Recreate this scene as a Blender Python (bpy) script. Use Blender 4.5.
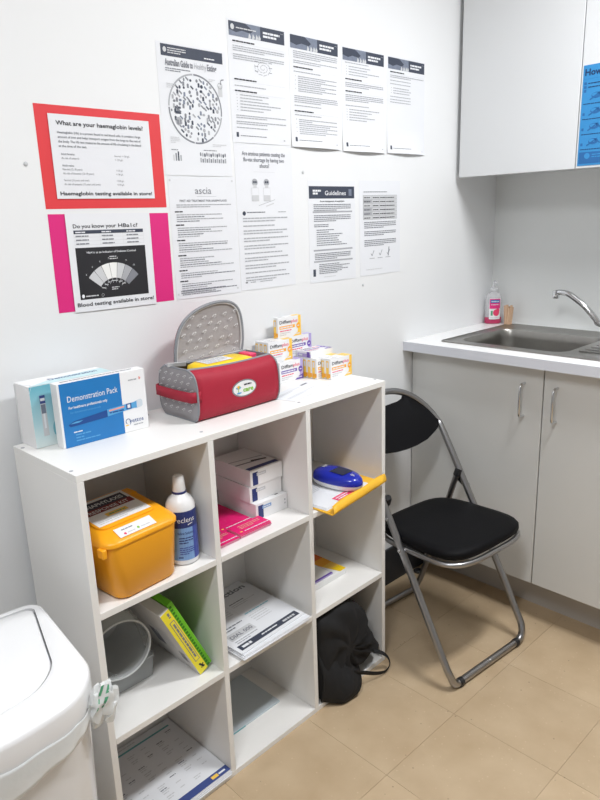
import bpy, bmesh, math, random
from mathutils import Vector, Matrix
random.seed(7)
for o in list(bpy.data.objects): bpy.data.objects.remove(o)
SC = bpy.context.scene
COL = SC.collection
PI = math.pi

# ------------------------------------------------------------------ camera
CAM = (-0.5032, -1.4886, 1.3909); YAW, PITCH, ROLL, FPX = 0.758959, -0.263729, -0.033684, 671.469
cf = Vector((math.sin(YAW)*math.cos(PITCH), math.cos(YAW)*math.cos(PITCH), math.sin(PITCH)))
cr = Vector((math.cos(YAW), -math.sin(YAW), 0)); cu = cr.cross(cf)
r2 = cr*math.cos(ROLL)+cu*math.sin(ROLL); u2 = -cr*math.sin(ROLL)+cu*math.cos(ROLL)
cam = bpy.data.objects.new('camera', bpy.data.cameras.new('camera')); COL.objects.link(cam)
cam.matrix_world = Matrix(((r2.x, u2.x, -cf.x, CAM[0]), (r2.y, u2.y, -cf.y, CAM[1]), (r2.z, u2.z, -cf.z, CAM[2]), (0, 0, 0, 1)))
cam.data.sensor_fit = 'VERTICAL'; cam.data.sensor_height = 24.0; cam.data.lens = 24.0*FPX/800; cam.data.clip_start = .02
SC.camera = cam
# ------------------------------------------------------------------ world, lights, exposure
w = bpy.data.worlds.new('world'); SC.world = w; w.use_nodes = True
w.node_tree.nodes['Background'].inputs[0].default_value = (.8, .87, 1, 1); w.node_tree.nodes['Background'].inputs[1].default_value = .3
SC.view_settings.view_transform = 'Standard'; SC.view_settings.look = 'None'; SC.view_settings.gamma = 1
SC.view_settings.use_curve_mapping = False
SC.view_settings.exposure = 0.56
LAMPS = [((1.15, -1.15, 2.46), .60, .18, 21, (.97, .985, 1)), ((-.65, -1.20, 2.46), .9, .20, 17, (.93, .965, 1))]  # second panel is an added, unseen fill light for the left side
for i, (l, sx, sy, e, c) in enumerate(LAMPS):
    d = bpy.data.lights.new('ceiling_and_fill_lamp', 'AREA'); d.shape = 'RECTANGLE'; d.size = sx; d.size_y = sy; d.energy = e; d.color = c
    o = bpy.data.objects.new('ceiling_and_fill_lamp', d); o.location = l; COL.objects.link(o)

# ------------------------------------------------------------------ materials
M = {}
def mat(n, c, rough=.5, metal=0., var=.03, vs=18., bump=0., bs=200., alpha=1., trans=0., ior=1.45, spec=.5, coat=0.):
    m = bpy.data.materials.new(n); m.use_nodes = True; nt = m.node_tree; b = nt.nodes['Principled BSDF']
    b.inputs['Roughness'].default_value = rough; b.inputs['Metallic'].default_value = metal; b.inputs['IOR'].default_value = ior
    b.inputs['Specular IOR Level'].default_value = spec; b.inputs['Alpha'].default_value = alpha
    b.inputs['Transmission Weight'].default_value = trans; b.inputs['Coat Weight'].default_value = coat
    g = nt.nodes.new('ShaderNodeNewGeometry'); nz = nt.nodes.new('ShaderNodeTexNoise'); nz.inputs['Scale'].default_value = vs; nz.inputs['Detail'].default_value = 3
    nt.links.new(g.outputs['Position'], nz.inputs['Vector'])
    rp = nt.nodes.new('ShaderNodeMapRange'); rp.inputs['To Min'].default_value = 1-var; rp.inputs['To Max'].default_value = 1+var*.6
    nt.links.new(nz.outputs['Fac'], rp.inputs['Value'])
    mx = nt.nodes.new('ShaderNodeVectorMath'); mx.operation = 'SCALE'; mx.inputs[0].default_value = c
    nt.links.new(rp.outputs[0], mx.inputs['Scale']); nt.links.new(mx.outputs[0], b.inputs['Base Color'])
    if bump:
        n2 = nt.nodes.new('ShaderNodeTexNoise'); n2.inputs['Scale'].default_value = bs; n2.inputs['Detail'].default_value = 2
        nt.links.new(g.outputs['Position'], n2.inputs['Vector'])
        bp = nt.nodes.new('ShaderNodeBump'); bp.inputs['Strength'].default_value = bump; bp.inputs['Distance'].default_value = .002
        nt.links.new(n2.outputs['Fac'], bp.inputs['Height']); nt.links.new(bp.outputs[0], b.inputs['Normal'])
    M[n] = m; return m
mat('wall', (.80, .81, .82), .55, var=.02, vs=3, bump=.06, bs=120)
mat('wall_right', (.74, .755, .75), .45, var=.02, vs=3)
mat('ceiling', (.75, .75, .75), .9, var=.02)
mat('wall_rear', (.50, .51, .52), .7, var=.02)
mat('skirting', (.02, .022, .026), .5)
mat('laminate', (.83, .82, .80), .38, var=.015, vs=9)
mat('laminate_edge', (.80, .77, .70), .45, var=.03, vs=30)
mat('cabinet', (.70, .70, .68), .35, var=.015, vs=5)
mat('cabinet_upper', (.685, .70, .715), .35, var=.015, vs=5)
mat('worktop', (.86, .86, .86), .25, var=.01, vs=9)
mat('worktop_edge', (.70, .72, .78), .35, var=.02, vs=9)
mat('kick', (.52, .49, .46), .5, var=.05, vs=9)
mat('steel', (.36, .35, .33), .34, 1., var=.10, vs=60)
mat('chrome', (.72, .73, .75), .13, 1., var=.02)
mat('tube', (.40, .40, .41), .30, 1., var=.05, vs=50)
mat('black_vinyl', (.004, .004, .005), .6, spec=.15, var=.1, vs=30, bump=.1, bs=300)
mat('black_fabric', (.012, .012, .013), .85, var=.25, vs=40, bump=.3, bs=500)
mat('black_plastic', (.02, .02, .022), .45)
mat('paper', (.77, .785, .82), .75, var=.01, vs=30)
mat('paper_warm', (.85, .85, .84), .6, var=.015, vs=30)
mat('ink', (.03, .032, .04), .7, var=.1)
mat('ink_grey', (.40, .41, .44), .7, var=.1)
mat('ink_mid', (.22, .23, .26), .7, var=.1)
mat('ink_light', (.60, .61, .63), .7, var=.05)
mat('navy', (.045, .055, .085), .6, var=.15, vs=120)
mat('slate', (.19, .22, .29), .6, var=.3, vs=90)
mat('red_card', (.72, .045, .055), .55, var=.03)
mat('magenta_card', (.70, .018, .20), .55, var=.03)
mat('panel_black', (.018, .018, .022), .5)
mat('blue_poster', (.035, .25, .56), .4, var=.04, vs=20)
mat('blue_ink', (.01, .035, .12), .5)
mat('blue_shade', (.02, .13, .36), .5)
mat('carton_white', (.84, .84, .85), .4, var=.01)
mat('carton_shade', (.72, .73, .74), .5, var=.02)
mat('demo_blue', (.018, .19, .50), .35, var=.06, vs=25)
mat('pen_dark', (.012, .07, .27), .35); mat('pen_light', (.10, .36, .66), .35); mat('pen_cap', (.62, .68, .74), .3)
mat('teal', (.19, .49, .58), .4, var=.05); mat('teal_pale', (.55, .76, .80), .4, var=.05)
mat('salmon', (.80, .35, .30), .5)
mat('orange', (.93, .42, .03), .4); mat('amber', (.95, .60, .10), .4); mat('purple', (.16, .09, .42), .4); mat('lilac', (.45, .38, .68), .4)
mat('pink_red', (.80, .06, .16), .5)
mat('bag_red', (.38, .012, .035), .62, var=.1, vs=30, bump=.25, bs=700)
mat('bag_grey', (.29, .275, .285), .6, var=.06, vs=40, bump=.15, bs=400)
mat('lining', (.36, .335, .335), .5, var=.08, vs=40, bump=.2, bs=120)
mat('piping', (.24, .25, .27), .5)
mat('print_pale', (.60, .59, .60), .6)
mat('yellow', (.92, .62, .01), .35, var=.03)
mat('sharps', (.93, .40, .012), .33, var=.04, vs=12, spec=.5)
mat('maroon', (.20, .02, .03), .5)
mat('bottle_white', (.82, .82, .83), .3); mat('bottle_navy', (.02, .035, .17), .35); mat('bottle_blue', (.20, .36, .66), .35); mat('bottle_violet', (.05, .08, .36), .35)
mat('pink_pad', (.78, .012, .17), .45, var=.04)
mat('pad_edge', (.80, .45, .55), .7)
mat('envelope', (.90, .50, .035), .5, var=.08, vs=60, bump=.15, bs=60)
mat('device_blue', (.012, .025, .40), .25, coat=.3); mat('device_screen', (.03, .035, .07), .15)
mat('vermilion', (.78, .17, .03), .5); mat('box_yellow', (.90, .78, .04), .45); mat('box_card', (.70, .68, .66), .55); mat('green_plastic', (.16, .55, .02), .35, var=.05); mat('green_dark', (.04, .20, .01), .5)
mat('clear_grey', (.72, .75, .76), .12, alpha=.36, var=.05)
mat('clear_rim', (.75, .78, .79), .2, alpha=.65)
mat('sleeve', (.55, .62, .67), .25, var=.04)
mat('planner_blue', (.05, .08, .26), .5); mat('planner_teal', (.15, .42, .46), .5)
mat('bin_white', (.80, .80, .81), .22, var=.008, spec=.5)
mat('groove', (.55, .55, .56), .7)
mat('liner', (.86, .88, .88), .3, alpha=.62, var=.05, vs=60, bump=.3, bs=60)
mat('green_ink', (.10, .36, .20), .6); mat('leaf_green', (.25, .55, .05), .5)
mat('soap_clear', (.86, .86, .89), .08, alpha=.42); mat('soap_pink', (.55, .05, .14), .15, alpha=.85); mat('label_pink', (.72, .03, .22), .5); mat('label_blue', (.05, .22, .50), .5)
mat('wood', (.62, .42, .28), .7, var=.12, vs=120)
mat('lamp_glow', (.9, .9, .9), .5); mat('lamp_case', (.8, .8, .8), .5)
mat('tack', (.55, .56, .58), .5)
b = M['lamp_glow'].node_tree.nodes['Principled BSDF']; b.inputs['Emission Color'].default_value = (1, .98, .95, 1); b.inputs['Emission Strength'].default_value = 4
# gradient cover of the medicine carton etc. stay plain; the floor tile gets specks and stains
def floor_mat():
    m = bpy.data.materials.new('vinyl_tile'); m.use_nodes = True; nt = m.node_tree; b = nt.nodes['Principled BSDF']; L = nt.links.new
    g = nt.nodes.new('ShaderNodeNewGeometry'); oi = nt.nodes.new('ShaderNodeObjectInfo')
    n1 = nt.nodes.new('ShaderNodeTexNoise'); n1.inputs['Scale'].default_value = 9; n1.inputs['Detail'].default_value = 5; L(g.outputs['Position'], n1.inputs['Vector'])
    r1 = nt.nodes.new('ShaderNodeValToRGB'); r1.color_ramp.elements[0].color = (.50, .37, .232, 1); r1.color_ramp.elements[1].color = (.58, .445, .292, 1)
    r1.color_ramp.elements[0].position = .3; r1.color_ramp.elements[1].position = .7; L(n1.outputs['Fac'], r1.inputs['Fac'])
    v = nt.nodes.new('ShaderNodeTexVoronoi'); v.inputs['Scale'].default_value = 75; L(g.outputs['Position'], v.inputs['Vector'])
    r2_ = nt.nodes.new('ShaderNodeValToRGB'); r2_.color_ramp.elements[0].position = .05; r2_.color_ramp.elements[0].color = (1, 1, 1, 1); r2_.color_ramp.elements[1].position = .22; r2_.color_ramp.elements[1].color = (0, 0, 0, 1)
    L(v.outputs['Distance'], r2_.inputs['Fac'])
    sep = nt.nodes.new('ShaderNodeSeparateColor'); L(v.outputs['Color'], sep.inputs[0])
    gt = nt.nodes.new('ShaderNodeMath'); gt.operation = 'GREATER_THAN'; gt.inputs[1].default_value = .72; L(sep.outputs[0], gt.inputs[0])
    lt = nt.nodes.new('ShaderNodeMath'); lt.operation = 'LESS_THAN'; lt.inputs[1].default_value = .035; L(sep.outputs[1], lt.inputs[0])
    def mul(a, c, k):
        x = nt.nodes.new('ShaderNodeMath'); x.operation = 'MULTIPLY'; L(a, x.inputs[0]); L(c, x.inputs[1])
        y = nt.nodes.new('ShaderNodeMath'); y.operation = 'MULTIPLY'; L(x.outputs[0], y.inputs[0]); y.inputs[1].default_value = k; return y.outputs[0]
    m1 = nt.nodes.new('ShaderNodeMix'); m1.data_type = 'RGBA'; L(mul(r2_.outputs[0], gt.outputs[0], .5), m1.inputs[0]); L(r1.outputs[0], m1.inputs[6]); m1.inputs[7].default_value = (.72, .58, .40, 1)
    m2 = nt.nodes.new('ShaderNodeMix'); m2.data_type = 'RGBA'; L(mul(r2_.outputs[0], lt.outputs[0], .8), m2.inputs[0]); L(m1.outputs[2], m2.inputs[6]); m2.inputs[7].default_value = (.16, .11, .08, 1)
    mr = nt.nodes.new('ShaderNodeMapRange'); mr.inputs['To Min'].default_value = .95; mr.inputs['To Max'].default_value = 1.04; L(oi.outputs['Random'], mr.inputs['Value'])
    sc = nt.nodes.new('ShaderNodeVectorMath'); sc.operation = 'SCALE'; L(m2.outputs[2], sc.inputs[0]); L(mr.outputs[0], sc.inputs['Scale'])
    L(sc.outputs[0], b.inputs['Base Color']); b.inputs['Roughness'].default_value = .34; M['tile'] = m
floor_mat()
mat('tile_gap', (.40, .29, .185), .8)
def fade_mat():
    m = mat('teal_fade', (.3, .6, .65), .4); nt = m.node_tree; g = nt.nodes.new('ShaderNodeNewGeometry'); sp = nt.nodes.new('ShaderNodeSeparateXYZ'); nt.links.new(g.outputs['Position'], sp.inputs[0])
    mr = nt.nodes.new('ShaderNodeMapRange'); mr.inputs['From Min'].default_value = .935; mr.inputs['From Max'].default_value = 1.066; nt.links.new(sp.outputs['Z'], mr.inputs['Value'])
    cr = nt.nodes.new('ShaderNodeValToRGB'); e = cr.color_ramp.elements; e[0].color = (.72, .82, .82, 1); e[1].color = (.15, .44, .54, 1); x = e.new(.42); x.color = (.42, .66, .72, 1)
    nt.links.new(mr.outputs[0], cr.inputs[0]); nt.links.new(cr.outputs[0], nt.nodes['Principled BSDF'].inputs['Base Color'])
fade_mat()

# ------------------------------------------------------------------ mesh helpers
def V(*a): return Vector(a)
class MB:
    def __init__(s): s.v = []; s.f = []; s.m = []; s.mats = []
    def mi(s, m):
        if m not in s.mats: s.mats.append(m)
        return s.mats.index(m)
    def face(s, pts, m):
        i = len(s.v); s.v += [tuple(p) for p in pts]; s.f.append(tuple(range(i, i+len(pts)))); s.m.append(s.mi(m)); return s
    def raw(s, vs, fs, m):
        i = len(s.v); s.v += [tuple(p) for p in vs]; k = s.mi(m)
        for f in fs: s.f.append(tuple(j+i for j in f)); s.m.append(k)
        return s
    def box(s, x0, x1, y0, y1, z0, z1, m, tf=None):
        vs = [V(x, y, z) for z in (z0, z1) for y in (y0, y1) for x in (x0, x1)]
        if tf: vs = [tf @ p for p in vs]
        return s.raw(vs, [(0, 2, 3, 1), (4, 5, 7, 6), (0, 1, 5, 4), (2, 6, 7, 3), (0, 4, 6, 2), (1, 3, 7, 5)], m)
    def loft(s, rings, m, cap0=True, cap1=True, closed=True, loop=False):
        n = len(rings[0]); vs = [p for r in rings for p in r]; fs = []
        R_ = len(rings)
        for i in range(R_ if loop else R_-1):
            a, c = i*n, ((i+1) % R_)*n
            for j in range(n if closed else n-1):
                k = (j+1) % n; fs.append((a+j, a+k, c+k, c+j))
        if not loop:
            if cap0: fs.append(tuple(range(n-1, -1, -1)))
            if cap1: fs.append(tuple(range((R_-1)*n, R_*n)))
        return s.raw(vs, fs, m)
    def prism(s, poly, f0, f1, m):   # f0, f1 map a 2-D point to the two end planes
        return s.loft([[f0(*p) for p in poly], [f1(*p) for p in poly]], m)
    def tube(s, pts, r, m, n=10, closed=False, flat=None):
        pts = [Vector(p) for p in pts]; N = len(pts); rings = []; up = None
        for i, p in enumerate(pts):
            if closed: t = pts[(i+1) % N]-pts[i-1]
            else: t = pts[min(i+1, N-1)]-pts[max(i-1, 0)]
            t.normalize()
            if up is None: up = t.orthogonal().normalized() if flat is None else Vector(flat)
            up = (up-t*up.dot(t)); up.normalize(); sd = t.cross(up)
            rr = r if not isinstance(r, (list, tuple)) else r
            a, b_ = (rr, rr) if not isinstance(rr, (list, tuple)) else rr
            rings.append([p+up*(a*math.cos(2*PI*k/n))+sd*(b_*math.sin(2*PI*k/n)) for k in range(n)])
        return s.loft(rings, m, loop=closed)
    def lathe(s, prof, m, c=(0, 0, 0), n=28, sx=1., sy=1.):
        return s.loft([[V(c[0]+r*sx*math.cos(2*PI*k/n), c[1]+r*sy*math.sin(2*PI*k/n), c[2]+z) for k in range(n)] for r, z in prof], m)
    def build(s, name, parent=None, smooth=True, bevel=0, seg=2, angle=38, fix=True, loc=None, rotz=0, weld=False, subsurf=0, solid=0):
        me = bpy.data.meshes.new(name); me.from_pydata(s.v, [], s.f)
        for m in s.mats: me.materials.append(M[m])
        me.polygons.foreach_set('material_index', s.m)
        if fix:
            bm = bmesh.new(); bm.from_mesh(me)
            if weld: bmesh.ops.remove_doubles(bm, verts=bm.verts, dist=1e-5)
            bmesh.ops.recalc_face_normals(bm, faces=bm.faces); bm.to_mesh(me); bm.free()
        if smooth:
            me.polygons.foreach_set('use_smooth', [True]*len(me.polygons)); me.set_sharp_from_angle(angle=math.radians(angle))
        me.update()
        o = bpy.data.objects.new(name, me); COL.objects.link(o); o.parent = parent
        if loc: o.location = loc
        o.rotation_euler.z = rotz
        if solid:
            d = o.modifiers.new('thickness', 'SOLIDIFY'); d.thickness = solid; d.offset = 0
        if bevel:
            d = o.modifiers.new('bevel', 'BEVEL'); d.width = bevel; d.segments = seg; d.limit_method = 'ANGLE'; d.angle_limit = math.radians(40)
        if subsurf:
            d = o.modifiers.new('subsurf', 'SUBSURF'); d.levels = subsurf; d.render_levels = subsurf
        return o
def tag(o, label, cat, group=None):
    o['label'] = label; o['category'] = cat
    if group: o['group'] = group
    return o
def struct(o): o['kind'] = 'structure'; return o
def thing(name, label, cat, loc=(0, 0, 0), rotz=0, group=None):
    o = bpy.data.objects.new(name, None); COL.objects.link(o); o.location = loc; o.rotation_euler.z = rotz; o.empty_display_size = .05
    return tag(o, label, cat, group)
def dup(root, loc, rotz, label, group=None):
    r = root.copy(); COL.objects.link(r); r.location = loc; r.rotation_euler.z = rotz; r['label'] = label
    if group: r['group'] = group
    for ch in [c for c in bpy.data.objects if c.parent == root]:
        c = ch.copy(); COL.objects.link(c); c.parent = r
        for g in [q for q in bpy.data.objects if q.parent == ch]:
            d = g.copy(); COL.objects.link(d); d.parent = c
    return r
def rrect(x0, x1, y0, y1, r, n=5):
    out = []
    for cx, cy, a in ((x1-r, y1-r, 0), (x0+r, y1-r, 90), (x0+r, y0+r, 180), (x1-r, y0+r, 270)):
        for k in range(n+1):
            t = math.radians(a+90*k/n); out.append((cx+r*math.cos(t), cy+r*math.sin(t)))
    return out
def smoothpath(pts, k=6, closed=False):
    P = [Vector(p) for p in pts]; N = len(P); out = []
    for i in range(N if closed else N-1):
        p0, p1, p2, p3 = (P[(i-1) % N], P[i], P[(i+1) % N], P[(i+2) % N]) if closed else (P[max(i-1, 0)], P[i], P[i+1], P[min(i+2, N-1)])
        for j in range(k):
            t = j/k; out.append(.5*((2*p1)+(p2-p0)*t+(2*p0-5*p1+4*p2-p3)*t*t+(3*p1-p0-3*p2+p3)*t**3))
    if not closed: out.append(P[-1])
    return out

# ------------------------------------------------------------------ print: flat lettering and marks on a surface
GLY = {}
def glyphs(s, bold):
    key = (s, bold)
    if key not in GLY:
        c = bpy.data.curves.new('tmp', 'FONT'); c.body = s; c.size = 1; c.resolution_u = 2; c.offset = bold
        o = bpy.data.objects.new('tmp', c); COL.objects.link(o)
        dg = bpy.context.evaluated_depsgraph_get(); dg.update()
        me = bpy.data.meshes.new_from_object(o.evaluated_get(dg))
        GLY[key] = ([(v.co.x, v.co.y) for v in me.vertices], [tuple(p.vertices) for p in me.polygons])
        bpy.data.objects.remove(o); bpy.data.curves.remove(c); bpy.data.meshes.remove(me)
    return GLY[key]
class Print:
    def __init__(s): s.v = []; s.f = []; s.m = []; s.mats = []; s.p = []; s.cur = None
    def part(s, n=None): s.cur = n; return s
    def mi(s, m):
        if m not in s.mats: s.mats.append(m)
        return s.mats.index(m)
    def poly(s, pts, m, z=0):
        i = len(s.v); s.v += [(a, c, z) for a, c in pts]; s.f.append(tuple(range(i, i+len(pts)))); s.m.append(s.mi(m)); s.p.append(s.cur); return s
    def rect(s, x0, x1, y0, y1, m, z=0):
        nx, ny = max(1, math.ceil((x1-x0)/.016)), max(1, math.ceil((y1-y0)/.016))
        for i in range(nx):
            for j in range(ny):
                a, b_, c, d = x0+(x1-x0)*i/nx, x0+(x1-x0)*(i+1)/nx, y0+(y1-y0)*j/ny, y0+(y1-y0)*(j+1)/ny
                s.poly([(a, c), (b_, c), (b_, d), (a, d)], m, z)
        return s
    def ell(s, cx, cy, rx, ry, m, z=0, n=14): return s.poly([(cx+rx*math.cos(2*PI*k/n), cy+ry*math.sin(2*PI*k/n)) for k in range(n)], m, z)
    def ring(s, cx, cy, r0, r1, a0, a1, m, z=0, n=40):
        for k in range(n):
            a, c = math.radians(a0+(a1-a0)*k/n), math.radians(a0+(a1-a0)*(k+1)/n)
            s.poly([(cx+r0*math.cos(a), cy+r0*math.sin(a)), (cx+r1*math.cos(a), cy+r1*math.sin(a)), (cx+r1*math.cos(c), cy+r1*math.sin(c)), (cx+r0*math.cos(c), cy+r0*math.sin(c))], m, z)
        return s
    def line(s, x0, y0, x1, y1, wd, m, z=0):
        d = Vector((x1-x0, y1-y0)); d.normalize(); nx, ny = -d.y*wd/2, d.x*wd/2
        return s.poly([(x0+nx, y0+ny), (x1+nx, y1+ny), (x1-nx, y1-ny), (x0-nx, y0-ny)], m, z)
    def text(s, t, x, y, h, m, w=None, al='l', bold=0., z=1, rot=0):   # y = baseline (downwards), h = capital height
        vs, fs = glyphs(t, bold)
        if not vs: return s
        xs = [a for a, c in vs]; x0, x1 = min(xs), max(xs); sy = h/.72; sx = sy if w is None else w/(x1-x0)
        W = (x1-x0)*sx; ox = {'l': 0, 'c': -W/2, 'r': -W}[al]; i = len(s.v); k = s.mi(m); ca, sa = math.cos(rot), math.sin(rot)
        for a, c in vs:
            px, py = ox+(a-x0)*sx, -c*sy; s.v.append((x+px*ca-py*sa, y+px*sa+py*ca, z))
        for f in fs: s.f.append(tuple(j+i for j in f)); s.m.append(k); s.p.append(s.cur)
        return s
    def lines(s, x0, x1, y, n, dy, m='ink_grey', h=.45, last=.6, z=1):
        for k in range(n):
            end = x1 if k < n-1 else x0+(x1-x0)*last
            x = x0
            while x < end-.002:
                wd = min(random.uniform(.004, .013)*(dy/.0045)**.5, end-x); s.rect(x, x+wd, y+k*dy-h*dy, y+k*dy, m, z); x += wd+.0011*(dy/.0045)**.5
        return s
    def build(s, name, parent, fn, label=None, lift=.00025):
        first = None
        for pn in [None]+sorted({p for p in s.p if p}):
            ids = [k for k, p in enumerate(s.p) if p == pn]
            if not ids: continue
            mp = {}; vs = []; fs = []; ms = []; used = []
            for k in ids:
                ff = []
                for q in s.f[k]:
                    if q not in mp: mp[q] = len(vs); a, c, z = s.v[q]; vs.append(fn(a, c, lift*(1+z)))
                    ff.append(mp[q])
                fs.append(ff)
                if s.m[k] not in used: used.append(s.m[k])
                ms.append(used.index(s.m[k]))
            me = bpy.data.meshes.new(pn or name); me.from_pydata(vs, [], fs)
            for u in used: me.materials.append(M[s.mats[u]])
            me.polygons.foreach_set('material_index', ms); me.update()
            o = bpy.data.objects.new(pn or name, me); COL.objects.link(o); o.parent = parent
            if label and pn is None: o['label'] = label
            if o.name.split('.')[0] in ('printed_text', 'printed_marks', 'lining_print') and len(fs) > 4: o['kind'] = 'stuff'
            first = first or o
        return first
def plane_fn(o, U, W):      # o = top-left corner, U right, W down, lift along the outward normal (W x U reversed)
    o, U, W = Vector(o), Vector(U), Vector(W); N = W.cross(U).normalized()
    return lambda a, c, l: o+U*a+W*c+N*l

# ------------------------------------------------------------------ the room
X = 2.0367; ZW = .947; XL, YF, ZC = -2.4, -3.6, 2.5
struct(MB().box(XL-.1, X+.1, 0, .1, -.05, ZC+.1, 'wall').build('wall_left', smooth=False))
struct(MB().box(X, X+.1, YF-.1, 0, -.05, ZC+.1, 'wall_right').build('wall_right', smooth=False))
struct(MB().box(XL-.1, XL, YF-.1, 0, -.05, ZC+.1, 'wall_rear').build('wall_far_left', smooth=False))
struct(MB().box(XL, X, YF-.1, YF, -.05, ZC+.1, 'wall_rear').build('wall_front', smooth=False))
struct(MB().box(XL, X, YF, 0, ZC, ZC+.1, 'ceiling').build('ceiling', smooth=False))
fl = struct(MB().box(XL, X, YF, 0, -.05, -.0015, 'tile_gap').build('floor', smooth=False))
TS = .307; gx0, gy0 = .917, -.592
tile = None
i0, i1 = math.ceil((XL-gx0)/TS)-1, math.ceil((X-gx0)/TS); j0, j1 = math.ceil((YF-gy0)/TS)-1, math.ceil((0-gy0)/TS)
def tilemesh(wx, wy):
    g = .0004
    return MB().box(g, wx-g, g, wy-g, -.0015, 0, 'tile')
for i in range(i0, i1):
    for j in range(j0, j1):
        ax, ay = max(gx0+i*TS, XL), max(gy0+j*TS, YF); bx, by = min(gx0+(i+1)*TS, X), min(gy0+(j+1)*TS, 0)
        if bx-ax < .01 or by-ay < .01: continue
        if abs(bx-ax-TS) < 1e-4 and abs(by-ay-TS) < 1e-4:
            if tile is None: tile = tilemesh(TS, TS).build('floor_tile', fl, smooth=False); tile.location = (ax, ay, 0)
            else: c = tile.copy(); COL.objects.link(c); c.location = (ax, ay, 0)
        else: tilemesh(bx-ax, by-ay).build('floor_tile', fl, smooth=False).location = (ax, ay, 0)
struct(MB().box(XL, 1.58, -.010, 0, .0, .15, 'skirting').build('baseboard_left', smooth=False, bevel=.003))
# ceiling lamp and added fill panel (above the frame): the casing holds the light
for (l, sx, sy, e, c), lab in zip(LAMPS, ('short ceiling light panel above the folding chair', 'long unseen fill light panel added near the middle of the room')):
    t = thing('ceiling_and_fill_light', lab, 'light', (l[0], l[1], ZC))
    MB().box(-sx/2-.03, sx/2+.03, -sy/2-.03, sy/2+.03, -.03, 0, 'lamp_case').build('casing', t, bevel=.004)
    MB().box(-sx/2, sx/2, -sy/2, sy/2, -.034, -.0305, 'lamp_glow').build('diffuser', t, smooth=False)

# ------------------------------------------------------------------ kitchen
XD = 1.490; KX = X-.4346; YE = -1.75
t = thing('base_cabinet', 'white base cabinet with two doors and chrome handles under the sink', 'cabinet', (XD, 0, 0))
L_ = lambda x: x-XD
MB().box(.020, X-XD-.002, -1.035, -.002, .145, .161, 'cabinet').build('bottom_panel', t, bevel=.001)
MB().box(X-XD-.012, X-XD-.002, -1.019, -.018, .1615, ZW-.034, 'cabinet').build('back_panel', t, smooth=False)
for y in (-.0175, -1.035): MB().box(.020, X-XD-.002, y, y+.0155, .1615, ZW-.034, 'cabinet').build('side_panel', t, bevel=.001)
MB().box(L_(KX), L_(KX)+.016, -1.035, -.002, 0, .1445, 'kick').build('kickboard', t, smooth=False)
for (ya, yb, hy) in ((-.0035, -.5175, -.455), (-.5215, -1.034, -.567)):
    d = MB().box(0, .018, yb, ya, .145, ZW-.037, 'cabinet').build('door', t, bevel=.0012)
    hp = [(0, hy, .850), (-.012, hy, .850), (-.022, hy, .849), (-.028, hy, .844), (-.030, hy, .834), (-.030, hy, .755), (-.028, hy, .745), (-.022, hy, .740), (-.012, hy, .739), (0, hy, .739)]
    MB().tube(hp, .0045, 'chrome', n=10).build('handle', d)
t = thing('base_cabinet', 'white base cabinet to the right of the sink doors', 'cabinet', (XD, 0, 0))
MB().box(.020, X-XD-.002, YE, -1.038, .145, ZW-.034, 'cabinet').build('body', t, bevel=.001)
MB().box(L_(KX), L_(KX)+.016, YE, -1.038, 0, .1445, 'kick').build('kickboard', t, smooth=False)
d = MB().box(0, .018, -1.55, -1.0385, .145, ZW-.037, 'cabinet').build('door', t, bevel=.0012)
# worktop with the sink cut-out
t = thing('worktop', 'white laminate worktop with square edge around the steel sink', 'worktop', (X, 0, ZW))
wx0 = X-.6
sx0, sx1, sy0, sy1 = 1.525, 1.985, -1.06, -.125
m_ = MB()
for a in ((wx0, sx0, YE, 0), (sx1, X-.001, YE, 0), (sx0, sx1, sy1, 0), (sx0, sx1, YE, sy0)):
    m_.box(a[0]-X, a[1]-X, a[2], a[3]-.001, -.033, 0, 'worktop')
m_.build('top', t, smooth=False)
MB().box(wx0-X-.0012, wx0-X-.0001, YE, -.001, -.033, -.0003, 'worktop_edge').build('edge_strip', t, smooth=False)
# sink
t = thing('kitchen_sink', 'stainless steel inset sink with rounded bowl and ribbed drainer', 'sink', (1.755, -.6, ZW))
def sk(x, y): return (x-1.755, y+.6)
fx0, fx1, fy0, fy1 = 1.508, 2.000, -1.08, -.106
bx0, bx1, by0, by1 = 1.560, 1.885, -.545, -.150
outer = [sk(*p) for p in rrect(fx0, fx1, fy0, fy1, .02, 6)]; inner = [sk(*p) for p in rrect(bx0, bx1, by0, by1, .05, 6)]
m_ = MB()
m_.loft([[V(x, y, .0002) for x, y in outer], [V(x*.997, y*.998, .004) for x, y in outer], [V(a[0]*.94+b_[0]*.06, a[1]*.94+b_[1]*.06, .002) for a, b_ in zip(outer, inner)], [V(x, y, .0015) for x, y in inner]], 'steel', False, False)
m_.build('flange', t, angle=60)
m_ = MB(); cx_, cy_ = (bx0+bx1)/2-1.755, (by0+by1)/2+.6
def shr(k, z): return [V(cx_+(x-cx_)*k, cy_+(y-cy_)*k, z) for x, y in inner]
m_.loft([shr(1, .0015), shr(.985, -.004), shr(.97, -.03), shr(.93, -.12), shr(.88, -.148), shr(.7, -.157), shr(.15, -.162)], 'steel', False, True)
m_.build('bowl', t, angle=60)
for k in range(8):
    xx = 1.62+k*.04-1.755
    MB().box(xx-.008, xx+.008, -.42, .030-.002*k, .002, .0052, 'steel').build('drainer_rib', t, bevel=.002)
MB().lathe([(.0, .001), (.03, .001), (.034, .003), (.03, .005), (.0, .0045)], 'chrome', (cx_, cy_, -.1625)).build('drain', t)
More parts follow.
